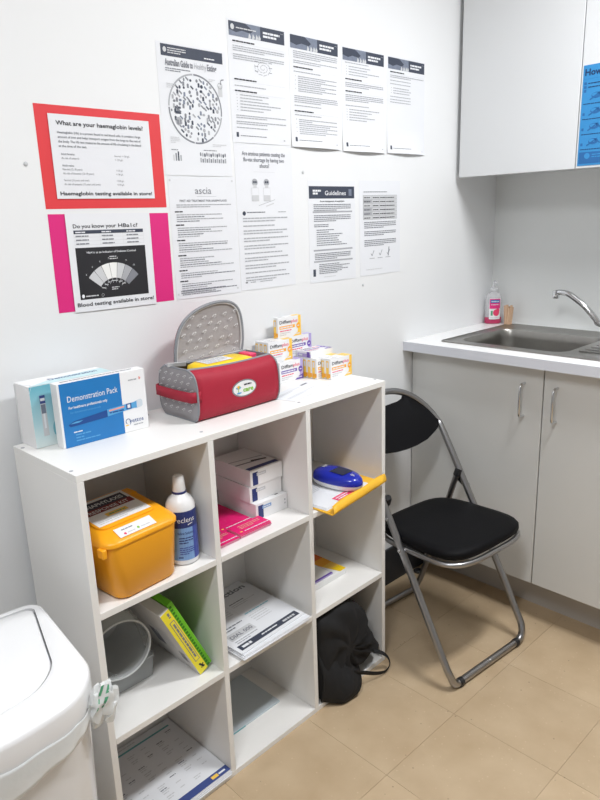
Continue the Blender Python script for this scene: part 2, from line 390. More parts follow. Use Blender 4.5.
# tap: spout swings towards the wall corner
t = thing('mixer_tap', 'chrome swan-neck tap spout reaching over the sink', 'tap', (1.955, -.66, ZW+.002))
sp = smoothpath([(0, -.0, .09), (-.006, .03, .10), (-.03, .12, .0585), (-.03, .12, .0585)][:2]+[(-.02, .085, .045+.0)][:0]+[(-.03, .15, .065)][:0], 3)
pts = [(0, 0, .03), (-.004, .010, .036), (-.060, .135, .046), (-.066, .160, .066), (-.068, .200, .107), (-.069, .235, .132), (-.070, .262, .148), (-.070, .288, .152), (-.070, .305, .150)]
MB().tube(smoothpath(pts, 6), .0105, 'chrome', n=12).build('spout', t)
MB().lathe([(.0115, -.028), (.0125, -.026), (.0125, -.004), (.0115, 0.0), (0.002, .001)], 'chrome', (-.070, .308, .157), 20).build('nozzle', t)
MB().lathe([(.028, 0), (.028, .006), (.022, .01), (.022, .05), (.019, .058), (.002, .06)], 'chrome', (0, 0, 0), 24).build('base', t)
MB().tube([(0, 0, .055), (.0, -.02, .075), (.0, -.09, .09)], .006, 'chrome').build('lever', t)
# soap and sticks
t = thing('soap_bottle', 'clear hand soap bottle with pink label in the worktop corner', 'bottle', (1.985, -.040, ZW+.0005), math.radians(-42))
MB().lathe([(.030, 0), (.034, .003), (.034, .020), (.0335, .026)], 'soap_pink', sy=.7).build('soap', t)
MB().lathe([(.0335, .0265), (.033, .10), (.030, .115), (.020, .124), (.012, .128), (.012, .134)], 'soap_clear', sy=.7).build('bottle', t)
MB().lathe([(.0, .134), (.015, .134), (.015, .146), (.006, .150), (.005, .168), (.003, .170)], 'soap_clear').build('pump', t)
MB().tube([(0, 0, .170), (0, -.012, .172), (0, -.034, .166)], .005, 'soap_clear').build('nozzle', t)
P = Print(); P.rect(0, .042, 0, .085, 'carton_white'); P.rect(.001, .041, .002, .042, 'label_pink', 1); P.rect(.004, .038, .006, .018, 'label_blue', 2)
P.lines(.007, .036, .014, 1, .006, 'carton_white', last=1, z=3); P.lines(.006, .036, .027, 1, .006, 'carton_white', last=1, z=3)
P.ell(.026, .058, .012, .014, 'pink_red', 2); P.ell(.031, .050, .008, .009, 'pink_red', 3); P.rect(.006, .013, .050, .070, 'green_ink', 2); P.lines(.005, .037, .080, 2, .006, 'ink_light', z=2)
P.build('label_print', t, lambda a, c, l: V(.0345*math.sin((a-.021)/.030), -.0345*.72*math.cos((a-.021)/.030)-l, .104-c))
t = thing('wooden_sticks', 'bundle of short tan wooden sticks beside the soap bottle', 'sticks', (1.988, -.108, ZW+.0005))
for k in range(9):
    a = k*2*PI/9; r_ = .013 if k else 0
    MB().tube([(r_*.8*math.cos(a), r_*.8*math.sin(a), 0), (r_*1.15*math.cos(a+.25), r_*1.15*math.sin(a+.25), .073+.006*math.sin(k*2.3))], .0052, 'wood', n=6).build('stick', t, smooth=False)
# upper cabinet
UX = 1.7382; UB = 1.518; UT = 2.3
t = thing('wall_cabinet', 'white wall cabinet with flush doors above the sink', 'cabinet', (X, 0, UB))
MB().box(UX+.018-X, -.001, -1.35, -.012, .012, UT-UB, 'cabinet_upper').build('body', t, smooth=False)
MB().box(UX+.030-X, -.001, -.0115, -.001, .012, UT-UB, 'cabinet_upper').build('filler_strip', t, smooth=False)
for ya, yb in ((-.020, -.4555), (-.4585, -.894), (-.897, -1.335)):
    MB().box(UX-X, UX+.0165-X, yb, ya, 0, UT-UB, 'cabinet_upper').build('door', t, bevel=.001)
# blue poster on the second door
t = thing('blue_poster', 'bright blue instruction poster on the wall cabinet door', 'poster', (UX-.0006, -.464, UB))
MB().box(-.0004, .0004, -.212, 0, .007, .304, 'blue_poster').build('sheet', t, smooth=False)
P = Print(); P.text('How to', .006, .030, .019, 'blue_ink', bold=.03); P.rect(.004, .206, .040, .0405, 'blue_shade')
for k in range(3): P.rect(.005, .013, .049+k*.011, .057+k*.011, 'blue_shade'); P.lines(.018, .2, .055+k*.011, 1, .006, 'blue_ink', last=.9) if k < 2 else None
for k in range(4):
    yy = .078+k*.045
    if k: P.rect(.006, .013, yy+.016, yy+.024, 'blue_shade')
    for cx in (.046, .11, .17):
        P.ell(cx, yy+.012, .016, .009, 'blue_shade'); P.ell(cx-.004, yy+.010, .010, .005, 'blue_poster', 1); P.line(cx-.02, yy+.024, cx+.012, yy+.004, .004, 'blue_shade', 2); P.line(cx+.004, yy+.004, cx+.022, yy+.018, .003, 'blue_shade', 2)
    P.lines(.006, .2, yy+.036, 1, .005, 'blue_ink', last=.9)
P.rect(.004, .208, .256, .291, 'blue_shade'); P.ell(.030, .268, .009, .009, 'blue_poster', 1); P.lines(.045, .2, .266, 2, .007, 'blue_poster')
P.build('printed_text', t, plane_fn((-.0004, 0, .304), (0, -1, 0), (0, 0, -1)))

# ------------------------------------------------------------------ sheets on the wall
def sheet_fn(x0, z1, w_, h, curl=.004, side=.002, ang=0., y=-.0004):
    ca, sa = math.cos(ang), math.sin(ang)
    def fn(a, c, l):
        u, v = a/w_, c/h
        off = curl*(1 if curl > .009 else .2)*max(0, (v-.72)/.28)**2*(.25+.75*math.sin(PI*min(max(u, 0), 1)))+side*.25*math.sin(PI*u)*math.sin(PI*v)
        return V(a*ca+c*sa, y-off-l, -c*ca+a*sa)
    return fn
def add_sheet(parent, fn, w_, h, m='paper', name='sheet', nx=12, ny=20):
    b_ = MB(); vs = [fn(w_*i/nx, h*j/ny, 0) for j in range(ny+1) for i in range(nx+1)]
    fs = [(j*(nx+1)+i, j*(nx+1)+i+1, (j+1)*(nx+1)+i+1, (j+1)*(nx+1)+i) for j in range(ny) for i in range(nx)]
    b_.raw(vs, fs, m); return b_.build(name, parent, solid=.0003, fix=False, smooth=False)
def poster(name, label, x0, z1, w_, h, P, curl=.004, side=.002, ang=0., m='paper'):
    t = thing(name, label, 'poster', (x0, 0, z1)); fn = sheet_fn(x0, z1, w_, h, curl, side, ang)
    add_sheet(t, fn, w_, h, m)
    P.build('printed_text', t, fn, lift=.0004); return t, fn
# red card notice
t = thing('red_notice', 'red card with white haemoglobin levels notice stuck on it', 'poster', (.160, 0, 1.645))
fn = sheet_fn(0, 0, .311, .216, .0, .0); add_sheet(t, fn, .311, .216, 'red_card', 'backing_card')
W_, H_ = .2495, .1765
f0 = sheet_fn(0, 0, W_, H_, .001, .002, y=-.0022); fn2 = lambda a, c, l: f0(a, c, l)+V(.0285, 0, -.0180)
sh = add_sheet(t, fn2, W_, H_, name='notice_sheet')
P = Print(); P.text('What are your haemaglobin levels?', .016, .022, .0092, 'ink', w=.216, bold=.018)
for k, tx in enumerate(('Haemaglobin (Hb) is a protein found in red blood cells. It contains a large', 'amount of iron and helps transport oxygen from the lungs to the rest of', 'the body. The Hb test measures the amount of Hb circulating in the blood', 'at the time of the test.')):
    P.text(tx, .017, .0395+k*.0094, .0050, 'ink_mid', w=(.206 if k < 3 else .066), bold=.016)
for yy, a, c in ((.084, 'Adult females:', 'Normal  > 120 g/L'), (.0925, 'At risk of anaemia', '< 120 g/L'), (.108, 'Adult males:', ''), (.116, 'Normal (12-18 years)', '>130 g/L'), (.1245, 'At risk of anaemia (12-18 years)', '<130 g/L'), (.139, 'Normal (15 years and over)', '>130 g/L'), (.1475, 'At risk of anaemia (15 years and over)', '<130 g/L')):
    P.text(a, .020, yy, .0044, 'ink_mid', bold=.01 if a[-1] == ':' else 0, w=.0023*len(a)); 
    if c: P.text(c, .150, yy, .0040, 'ink_mid', al='r' if 0 else 'l', w=.0023*len(c))
P.text('Haemaglobin testing available in store!', .008, .1690, .0080, 'ink', w=.234, bold=.02)
P.build('printed_text', sh, fn2, lift=.0004)
# magenta card notice
t = thing('magenta_notice', 'magenta card with white blood sugar notice and black gauge', 'poster', (.162, 0, 1.418))
fn = sheet_fn(0, 0, .311, .218, .0, .0, -.008); add_sheet(t, fn, .311, .218, 'magenta_card', 'backing_card')
W_, H_ = .218, .222
f3 = sheet_fn(0, 0, W_, H_, .003, .002, -.008, -.0022); fn3 = lambda a, c, l: f3(a, c, l)+V(.0385, 0, .0005)
sh = add_sheet(t, fn3, W_, H_, name='notice_sheet')
P = Print(); P.text('Do you know your', .016, .032, .0088, 'ink', w=.108, bold=.012); P.text('HBa1c?', .130, .032, .0088, 'ink', w=.052, bold=.012)
P.part('printed_table').rect(.016, .196, .037, .045, 'navy')
for xx in (.02, .085, .15): P.lines(xx, xx+.03, .0428, 1, .006, 'paper', last=.8, z=2)
for k in range(3):
    P.rect(.016, .196, .0525+k*.0085, .0529+k*.0085, 'ink_light')
    for xx in (.02, .085, .150): P.lines(xx, xx+.045, .0515+k*.0085, 1, .006, 'ink_mid', last=.7)
for xx in (.016, .080, .140, .196): P.rect(xx, xx+.0004, .045, .0705, 'ink_light')
P.part('gauge_panel').rect(.016, .198, .076, .194, 'panel_black'); P.text('HbA1c as an Indicator of Diabetes Control', .107, .0895, .0048, 'paper', w=.128, al='c', bold=.01)
SH = ('ink_light', 'ink_light', 'paper_warm', 'paper_warm', 'ink_light', 'ink_grey', 'ink_mid')
for k in range(7):
    a0 = -142+k*15
    P.ring(.107, .196, .047, .083, a0, a0+14.3, SH[k], 1, 6)
    P.text(str(4+k), .107+.090*math.cos(math.radians(a0)), .196+.092*math.sin(math.radians(a0)), .004, 'paper', al='c', z=1)
    P.line(.107+.047*math.cos(math.radians(a0)), .196+.047*math.sin(math.radians(a0)), .107+.030*math.cos(math.radians(a0)), .196+.036*math.sin(math.radians(a0)), .0006, 'paper', 1)
    P.lines(.107+.038*math.cos(math.radians(a0))-.004, .107+.038*math.cos(math.radians(a0))+.006, .196+.040*math.sin(math.radians(a0)), 1, .004, 'ink_light', last=1, z=1)
P.lines(.099, .117, .100, 2, .005, 'ink_light', last=1); P.lines(.098, .118, .172, 2, .0045, 'ink_light', last=.8)
P.ell(.0235, .186, .0035, .0045, 'paper', 1); P.lines(.030, .062, .188, 1, .006, 'ink_light', last=1); P.ring(.073, .187, .003, .0036, 0, 360, 'ink_light', 1, 12)
P.part(); P.text('Blood testing available in store!', .007, .2095, .0088, 'ink', w=.204, bold=.018)
P.build('printed_text', sh, fn3, lift=.0004)
# healthy eating poster
P = Print(); P.part('header_band'); P.rect(.013, .198, .004, .030, 'navy'); P.ell(.024, .016, .005, .006, 'ink_light', 1); P.lines(.032, .085, .013, 3, .005, 'ink_light', last=.7); P.lines(.140, .175, .024, 1, .006, 'paper', last=.9)
P.part(); P.text('Australian Guide to', .022, .050, .0145, 'ink_mid', w=.082, bold=.035); P.text('Healthy', .108, .050, .0145, 'ink_grey', w=.036, bold=.0); P.text('Eating', .147, .050, .0145, 'ink_mid', w=.030, bold=.035)
P.lines(.022, .095, .058, 2, .0048, 'ink_mid', last=.6); P.lines(.022, .050, .092, 3, .004, 'ink_light'); P.lines(.150, .170, .071, 2, .004, 'ink_light')
ccx, ccy, cr_ = .105, .144, .082
for a0, a1, mm in ((182, 267, 'ink_grey'), (269, 368, 'ink_mid'), (10, 50, 'ink_grey'), (52, 96, 'ink_mid'), (98, 180, 'ink_mid')): P.ring(ccx, ccy, cr_-.004, cr_, a0, a1, mm, 0, 26)
random.seed(11)
pts_ = []
for k in range(1600):
    a, r_ = random.uniform(0, 2*PI), cr_*.9*math.sqrt(random.random()); x, y = ccx+r_*math.cos(a), ccy+r_*math.sin(a)
    ad = math.degrees(a) % 360
    if r_ < .009 or any(abs((ad-q+180) % 360-180) < math.degrees(.0055/max(r_, .0055)) for q in (9, 51, 97, 165, 268)): continue
    if all((x-p)**2+(y-q)**2 > .0086**2 for p, q in pts_): pts_.append((x, y))
for x, y in pts_:
    mm = random.choice(('ink_mid', 'ink_grey', 'ink_mid', 'slate', 'navy')); kind = random.random()
    if kind < .45: P.ell(x, y, random.uniform(.0025, .0047), random.uniform(.003, .005), mm, 0, 9)
    elif kind < .75: P.rect(x-.003, x+.003, y-.0045, y+.005, mm); P.rect(x-.0012, x+.0012, y-.0055, y-.004, mm)
    else: P.line(x-.004, y-.0035, x+.004, y+.0035, .0042, mm)
P.ell(.050, .175, .0095, .010, 'ink_grey'); P.rect(.042, .059, .141, .146, 'navy'); P.rect(.046, .055, .146, .152, 'ink_mid'); P.rect(.042, .059, .152, .158, 'navy')
P.rect(.178, .192, .082, .108, 'ink_light'); P.ring(.185, .082, .0065, .0075, 0, 360, 'ink_mid', 1, 14); P.line(.186, .080, .189, .068, .002, 'ink_mid', 1); P.line(.189, .068, .198, .066, .0025, 'ink_mid', 1)
P.lines(.022, .050, .214, 4, .004, 'ink_light'); P.lines(.150, .195, .226, 2, .004, 'ink_light')
P.lines(.022, .055, .243, 1, .004, 'ink_mid')
for k in range(4): P.rect(.026+k*.007, .030+k*.007, .262-.004*(k % 3)-.008, .268, ('ink_light', 'ink_mid', 'navy', 'ink_grey')[k])
P.lines(.120, .190, .241, 1, .004, 'ink_mid')
for k in range(13):
    xx = .110+k*.0066; P.ell(xx, .250+(k % 3)*.001, .0025, .005, ('ink_mid', 'ink_grey', 'navy')[k % 3], 0, 9); P.rect(xx-.0022, xx+.0024, .259+(k % 2)*.002, .270, ('ink_grey', 'ink_mid')[k % 2])
poster('healthy_eating_poster', 'white poster with large round food plate diagram under dark band', .476, 1.8085, .210, .303, P, .005, .003)
random.seed(5)
# four pages with dark photo headers
def page(spec, k):
    P = Print(); W_ = .198; P.part('header_band')
    P.rect(.006, .200, .005, .039, 'navy'); P.rect(.006, .113, .005, .039, 'slate', .3)
    P.poly([(.006, .005), (.062, .005), (.075, .012), (.088, .020), (.078, .027), (.05, .024), (.03, .030), (.006, .025)], 'navy', .6)
    for xx in (.070, .083, .095, .104): P.poly([(xx, .039), (xx+.004, .026), (xx+.010, .034), (xx+.008, .039)], 'ink_light', 1)
    if k == 0: P.ell(.018, .018, .006, .007, 'ink_light', 1.2); P.lines(.030, .098, .020, 1, .006, 'ink_light', last=1, z=1.4)
    P.text('PATIENT INFORMATION', .122, .021, .0052, 'paper', w=.058, bold=.01) if 0 else P.lines(.122, .182, .021, 2, .0085, 'paper', h=.6, last=.8, z=1.4)
    P.rect(.186, .196, .012, .0126, 'ink_light', 1)
    P.part()
    for typ, y, n in spec:
        if typ == 'h': P.lines(.016, .10, y, 1, .006, 'ink', last=.9, h=.55); P.rect(.016, .196, y+.003, y+.0034, 'ink_light')
        elif typ == 'p': P.lines(.016, .196, y, n, .0052, 'ink_grey')
        elif typ == 'b':
            for q in range(n): P.ell(.022, y+q*.0075-.0012, .0011, .0011, 'ink_mid', 1, 7); P.lines(.032, .11+.07*random.random(), y+q*.0075, 1, .0052, 'ink_grey', last=1)
        elif typ == 'l':
            for q in range(n): P.ell(.022, y+q*.011-.0012, .0011, .0011, 'ink_mid', 1, 7); P.lines(.032, .192, y+q*.011, 2, .0052, 'ink_grey', last=random.uniform(.3, .9))
        elif typ == 'f':
            for q in range(26):
                a = q*.62; r_ = .004+.0009*q; P.line(.118+r_*math.cos(a)*1.1, .106+r_*math.sin(a)*.7, .118+r_*1.2*math.cos(a+.5), .106+r_*.8*math.sin(a+.5), .0016, 'ink_grey')
            for q in range(6): P.lines(.088+.05*(q % 2), .10+.05*(q % 2), .092+.012*(q//2), 1, .0035, 'ink_mid', last=1)
    P.part('page_mark').rect(.014, .022, .272, .284, 'navy'); P.part(); P.lines(.028, .120, .281, 1, .004, 'ink_mid', last=1); P.lines(.184, .190, .287, 1, .004, 'ink_mid', last=1)
    return P
specs = [[('h', .052, 1), ('p', .063, 3), ('p', .083, 3), ('f', 0, 0), ('h', .143, 1), ('p', .158, 1), ('h', .171, 1), ('b', .180, 6), ('p', .231, 2), ('p', .246, 2), ('p', .261, 1)],
         [('p', .047, 4), ('p', .071, 2), ('h', .088, 1), ('p', .099, 1), ('l', .111, 4), ('p', .163, 4), ('p', .188, 1), ('h', .203, 1), ('p', .213, 1), ('l', .225, 4)],
         [('p', .046, 1), ('b', .056, 4), ('h', .092, 1), ('p', .102, 3), ('h', .126, 1), ('p', .136, 4), ('p', .166, 1), ('b', .177, 5)],
         [('h', .049, 1), ('p', .059, 2), ('p', .074, 1), ('p', .084, 1), ('b', .096, 3), ('p', .122, 1), ('p', .131, 1), ('p', .139, 1)]]
labs = ['printed page with dark header and small sketch, leftmost of the top row', 'densely printed page with dark header, second of the top row', 'half-filled printed page with dark header, third of the top row', 'mostly blank page with dark header, nearest the wall cabinet']
for k, (x0, z1, w_, h, ang, curl) in enumerate(((.694, 1.891, .206, .298, .0, .005), (.910, 1.890, .204, .299, -.004, .012), (1.1245, 1.8855, .203, .298, .004, .013), (1.340, 1.886, .203, .296, .004, .012))):
    poster('information_page', labs[k], x0, z1, w_, h, page(specs[k], k), curl, .003, ang)['group'] if 0 else poster('information_page', labs[k], x0, z1, w_, h, page(specs[k], k), curl, .003, ang)
# first aid sheet
P = Print(); P.text('ascia', .106, .043, .018, 'ink_mid', w=.052, al='c', bold=.0); P.rect(.085, .148, .049, .0496, 'ink_grey')
P.text('FIRST AID TREATMENT FOR ANAPHYLAXIS', .106, .0625, .0055, 'ink_mid', w=.150, al='c', bold=.012); P.lines(.020, .195, .071, 2, .005, 'ink_grey')
y = .088
for n in (4, 5, 5, 5, 3, 6, 4):
    P.lines(.014, .045, y, 1, .006, 'ink', h=.5, last=.8); y += .0072
    for q in range(n): P.lines(.018, .075+random.random()*.122, y, 1, .005, 'ink_mid' if q % 2 else 'ink_grey', last=1); y += .0054
    y += .004
    if y > .285: break
P.lines(.014, .2, .288, 2, .005, 'ink_mid')
for a in ((.006, .010), (.203, .010), (.006, .294), (.203, .294)): P.ell(a[0], a[1], .003, .003, 'ink_light')
poster('first_aid_sheet', 'text sheet headed with a small lowercase logo beside the magenta card', .480, 1.504, .2135, .307, P, .004, .003)
# article page
P = Print()
for k, tx in enumerate(('Are anxious patients causing the', 'flu-vax shortage by having two', "shots?")): P.text(tx, .105, .030+k*.0155, .0108, 'ink_mid', w=(.158, .150, .036)[k], al='c', bold=.02)
P.rect(.065, .143, .072, .0726, 'ink_light')
for cx in (.067, .110):
    P.ell(cx, .100, .0105, .010, 'ink_grey'); P.ell(cx-.003, .099, .003, .003, 'navy', 1); P.ell(cx+.004, .099, .003, .003, 'navy', 1); P.rect(cx-.006, cx+.006, .106, .114, 'ink_light', 1)
    P.rect(cx-.013, cx+.013, .114, .150, 'ink_light'); P.rect(cx-.012, cx+.012, .115, .149, 'paper', 1); P.rect(cx-.012, cx+.012, .134, .149, 'ink_light', 2)
P.line(.078, .162, .140, .146, .0012, 'ink_grey'); P.line(.105, .164, .135, .156, .003, 'ink_light'); P.ell(.024, .182, .006, .006, 'navy'); P.lines(.034, .100, .181, 1, .006, 'ink_mid', last=1); P.lines(.150, .180, .181, 1, .005, 'ink_grey', last=1)
y = .197
for n in (2, 1, 2, 2, 2, 1, 2, 2, 1, 2):
    P.lines(.018, .185, y, n, .0075, 'ink_grey', h=.4, last=random.uniform(.5, .95)); y += n*.0075+.0055
P.lines(.016, .024, .372, 1, .006, 'ink', last=1); P.lines(.034, .055, .372, 1, .005, 'ink_grey', last=1); P.lines(.070, .120, .372, 1, .005, 'ink_grey', last=1)
poster('article_page', 'long article page with two small vial drawings above the red bag', .696, 1.5915, .211, .392, P, .004, .003)
# guidelines page
P = Print(); P.part('header_band'); P.rect(.004, .207, .016, .052, 'navy'); P.lines(.020, .055, .032, 2, .008, 'paper', h=.7); P.text('Guidelines', .072, .042, .0135, 'paper', w=.095, bold=.01); P.rect(.180, .194, .024, .044, 'slate', 1); P.part()
P.text('Acute management of anaphylaxis', .105, .062, .0050, 'ink', w=.110, al='c', bold=.012); P.lines(.022, .190, .071, 4, .0055, 'ink_mid')
for yy in (.094, .208, .242): P.rect(.018, .196, yy-.005, yy, 'ink_grey')
P.lines(.022, .188, .103, 4, .0055, 'ink_mid'); P.lines(.022, .085, .130, 2, .0055, 'ink_mid', last=1)
for q in range(8): P.lines(.032, .080+.09*random.random(), .146+q*.0065, 1, .0055, 'ink_mid', last=1)
P.lines(.022, .188, .217, 4, .0055, 'ink_mid')
for q in range(6): P.lines(.040, .090+.09*random.random(), .250+q*.0055, 1, .0055, 'ink_mid', last=1)
P.part('page_mark').rect(.014, .025, .262, .284, 'navy'); P.part(); P.lines(.06, .15, .289, 1, .005, 'ink_light')
poster('guidelines_page', 'page with dark header reading Guidelines in the lower row', .969, 1.4995, .211, .303, P, .004, .003)
# table page
P = Print(); P.lines(.020, .140, .036, 1, .005, 'ink_mid', last=1); P.part('printed_table').rect(.018, .192, .045, .122, 'ink_light')
for q in range(7): P.rect(.018, .192, .045+q*.0128, .0455+q*.0128, 'ink_mid', 1)
for xx in (.018, .062, .098, .130, .192): P.rect(xx, xx+.0006, .045, .122, 'ink_mid', 1)
for q in range(6):
    for xx in (.022, .066, .102, .135): P.lines(xx, xx+(.034 if xx < .13 else .05), .054+q*.0128, 1, .0055, 'ink', last=.9, z=2)
    if q in (1, 3, 4): P.rect(.020, .060, .047+q*.0128, .056+q*.0128, 'ink_grey', 1.5)
P.part(); P.lines(.022, .188, .132, 4, .0058, 'ink_mid'); P.lines(.022, .188, .162, 3, .0058, 'ink_mid'); P.lines(.022, .188, .190, 4, .0058, 'ink_mid')
for q in range(3):
    xx = .055+q*.042; P.line(xx, .232, xx+.006, .240, .0022, 'ink_mid'); P.line(xx+.006, .240, xx+.016, .222, .0022, 'ink_mid'); P.lines(xx-.008, xx+.018, .249, 1, .005, 'ink_grey', last=1)
P.line(.150, .214, .146, .244, .004, 'ink_mid'); P.lines(.03, .17, .285, 1, .005, 'ink_light')
poster('table_page', 'page with grey table and ticks, rightmost of the lower row', 1.2005, 1.502, .211, .303, P, .004, .003, .006)
# bits of adhesive left on the wall
for k, (x, z, lab) in enumerate(((.128, 1.522, 'small grey adhesive dab left of the red card'), (.951, 1.522, 'small grey adhesive dab left of the Guidelines page'), (1.216, 1.170, 'small grey adhesive dab below the table page'))):
    m_ = MB().lathe([(.0045, 0), (.005, .001), (.0035, .0022), (.0005, .0026)], 'tack', n=9); o = m_.build('adhesive_dab'); o.rotation_euler.x = PI/2; o.location = (x, 0, z); tag(o, lab, 'adhesive', 'dabs of adhesive on the wall')

# ------------------------------------------------------------------ cube shelf
TH = .030294; Y0 = -.027217; SW, SH_, SD = .9654, .9316, .2938; T = .0155; CW = (SW-4*T)/3; CH = (SH_-4*T)/3
def SF(x, y, z): return (x*math.cos(TH)-y*math.sin(TH), x*math.sin(TH)+y*math.cos(TH)+Y0, z)
Z1 = 3*T+2*CH; Z2 = 2*T+CH; Z0 = T; BK = -.014
t = thing('cube_shelf', 'white nine-cube storage shelf standing against the poster wall', 'shelf', SF(0, 0, 0), TH)
MB().box(0, SW, -SD, BK, SH_-T, SH_, 'laminate').build('top_panel', t, bevel=.0008)
MB().box(0, SW, -SD, BK, 0, T, 'laminate').build('bottom_panel', t, bevel=.0008)
for x in (0, SW-T): MB().box(x, x+T, -SD, BK, T+.0001, SH_-T-.0001, 'laminate').build('side_panel', t, bevel=.0008)
for k in (1, 2): x = k*(T+CW); MB().box(x, x+T, -SD, BK, T+.0001, SH_-T-.0001, 'laminate').build('divider', t, bevel=.0008)
for k in range(3):
    for z in (Z2, Z1): x = T+k*(T+CW); MB().box(x+.0001, x+CW-.0001, -SD, BK, z-T, z, 'laminate').build('shelf_board', t, bevel=.0008)
MB().box(.002, SW-.002, BK+.0002, BK+.0035, .002, SH_-.002, 'laminate').build('back_panel', t, smooth=False)
for k in range(4):
    for y in (-.262, -.045):
        x = T/2+k*(T+CW); MB().lathe([(.0042, 0), (.0042, .0006), (.0025, .0003), (.0003, .0001)], 'ink_grey', (x, y, SH_), 12).build('screw_cap', t)
ST = SH_+.0004

# ------------------------------------------------------------------ on the shelf top
def fbox(parent, w_, d, h, m='carton_white', name='carton', bevel=.0008): return MB().box(0, w_, 0, d, 0, h, m).build(name, parent, bevel=bevel)
# teal carton behind
t = thing('teal_carton', 'white and teal carton behind the blue demonstration box', 'box', SF(.024, -.079, ST), TH)
fbox(t, .196, .072, .136)
P = Print(); P.rect(.0005, .1955, .0005, .1355, 'teal_fade')
P.rect(.020, .032, .022, .112, 'ink_light', 2); P.rect(.020, .032, .022, .040, 'planner_blue', 3); P.rect(.021, .031, .028, .034, 'paper', 4); P.rect(.021, .031, .042, .062, 'slate', 3); P.rect(.024, .028, .062, .095, 'paper', 3)
P.ell(.048, .100, .006, .016, 'teal', 2); P.build('front_print', t, plane_fn((0, 0, .136), (1, 0, 0), (0, 0, -1)))
P = Print(); P.rect(.0, .196, .0, .072, 'carton_white'); P.poly([(0, .072), (.07, .035), (.196, .02), (.196, .072)], 'teal_pale', 1); P.text('Demonstration', .060, .046, .016, 'planner_blue', w=.115, bold=.02, z=2)
P.build('top_print', t, plane_fn((0, .072, .136), (1, 0, 0), (0, -1, 0)))
m_ = MB(); m_.raw([V(-.0006, -.001, .120), V(-.0006, .02, .134), V(-.0006, .045, .1365), V(.010, .01, .1372), V(.006, -.001, .1365)], [(0, 1, 2, 3, 4)], 'paper'); m_.build('torn_flap', t, fix=False)
MB().box(-.0010, .0, .066, .0719, .002, .134, 'carton_shade').build('open_flap', t, smooth=False)
# demonstration box
t = thing('demonstration_box', 'blue and white Demonstration Pack box at the left end of shelf top', 'box', SF(.0615, -.128, ST), TH-.03)
fbox(t, .209, .030, .141)
P = Print(); P.rect(.005, .1465, .0, .141, 'demo_blue')
P.text('Demonstration Pack', .020, .042, .0135, 'paper', w=.118, bold=.0); P.text('For healthcare professionals only', .021, .0575, .0058, 'paper', w=.090, bold=.02); P.text('For demonstration purposes only', .024, .068, .0048, 'pen_light', w=.070)
for k, (x, wd) in enumerate(((.026, .020), (.030, .036), (.030, .018), (.030, .058))): P.lines(x, x+wd, .111+k*.0065, 1, .0055, 'pen_light' if k else 'paper', last=1)
P.poly([(.016, .091), (.030, .085), (.108, .077), (.108, .093), (.035, .096), (.020, .096)], 'pen_dark', 2); P.poly([(.020, .090), (.032, .0865), (.050, .0868), (.040, .0905)], 'pen_light', 3)
P.poly([(.108, .076), (.175, .073), (.175, .087), (.108, .092)], 'pen_light', 2); P.poly([(.112, .0785), (.150, .0765), (.150, .0800), (.112, .0820)], 'salmon', 3); P.lines(.113, .148, .087, 1, .007, 'pen_dark', last=1, z=3)
P.rect(.155, .168, .0735, .0865, 'pen_dark', 3); P.rect(.158, .165, .076, .084, 'paper', 4); P.poly([(.175, .073), (.182, .071), (.182, .088), (.175, .087)], 'pen_light', 2); P.poly([(.182, .070), (.193, .069), (.197, .073), (.197, .084), (.193, .087), (.182, .0885)], 'pen_cap', 2)
P.text('SANOFI', .168, .023, .004, 'ink_light', w=.024) if 0 else P.lines(.166, .190, .0225, 1, .006, 'ink_grey', last=1); P.poly([(.193, .016), (.198, .019), (.196, .024), (.193, .0225)], 'salmon', 1)
P.text('yettos', .160, .120, .0100, 'pen_dark', w=.036, bold=.0); P.ring(.1565, .115, .005, .0064, 120, 400, 'pen_dark', 1, 12); P.ell(.1535, .124, .005, .0014, 'amber', 1); P.lines(.170, .194, .1275, 1, .005, 'ink_grey', last=1)
P.build('front_print', t, plane_fn((0, 0, .141), (1, 0, 0), (0, 0, -1)))
P = Print(); P.lines(.02, .06, .011, 1, .007, 'pen_dark', last=1); P.lines(.07, .12, .011, 1, .006, 'ink_grey', last=1); P.build('side_print', t, plane_fn((0, .004, .136), (0, 0, -1), (0, 1, 0)) if 0 else plane_fn((0, .026, .132), (0, 0, -1), (0, -1, 0)))
P = Print(); P.lines(.015, .185, .017, 1, .010, 'ink_mid', last=1); P.build('top_print', t, plane_fn((0, .030, .141), (1, 0, 0), (0, -1, 0)))

# red soft bag ----------------------------------------------------
BX, BY = .361, -.206
t = thing('red_soft_bag', 'red and grey soft zip bag with open lid on shelf top', 'bag', SF(BX, BY, ST+.0018), TH)
BL = .262
prof = [V(0, y, z) for y, z in [(.030, .120), (.012, .112), (.002, .098), (-.003, .070), (-.003, .030), (.004, .010), (.014, .001), (.060, .0005), (.105, .0005), (.130, .001), (.142, .010), (.150, .030), (.150, .070), (.145, .098), (.136, .112), (.122, .120)]]
pp = smoothpath(prof, 3)
def ring_at(x, inset=0.):
    u = x/BL; b_ = math.sin(PI*u); out = []
    for p in pp:
        y = p.y; z = p.z
        cy = .074; y2 = cy+(y-cy)*(1+.035*b_); z2 = z*(1-.035*b_ if z > .08 else 1)+(.004*(u-.5)*(-1) if z > .08 else 0)
        if inset: y2 = cy+(y2-cy)*(1-inset/.075); z2 = max(z2, inset)+(-inset*.2 if z > .1 else 0)
        out.append(V(x, y2, z2))
    return out
NX = 14
m_ = MB(); m_.loft([ring_at(BL*k/NX) for k in range(NX+1)], 'bag_red', False, False, closed=False); m_.build('red_shell', t, angle=70, solid=.002)
m_ = MB(); m_.loft([ring_at(.003+(BL-.006)*k/NX, .004) for k in range(NX+1)], 'lining', False, False, closed=False); m_.build('inner_lining', t, angle=70)
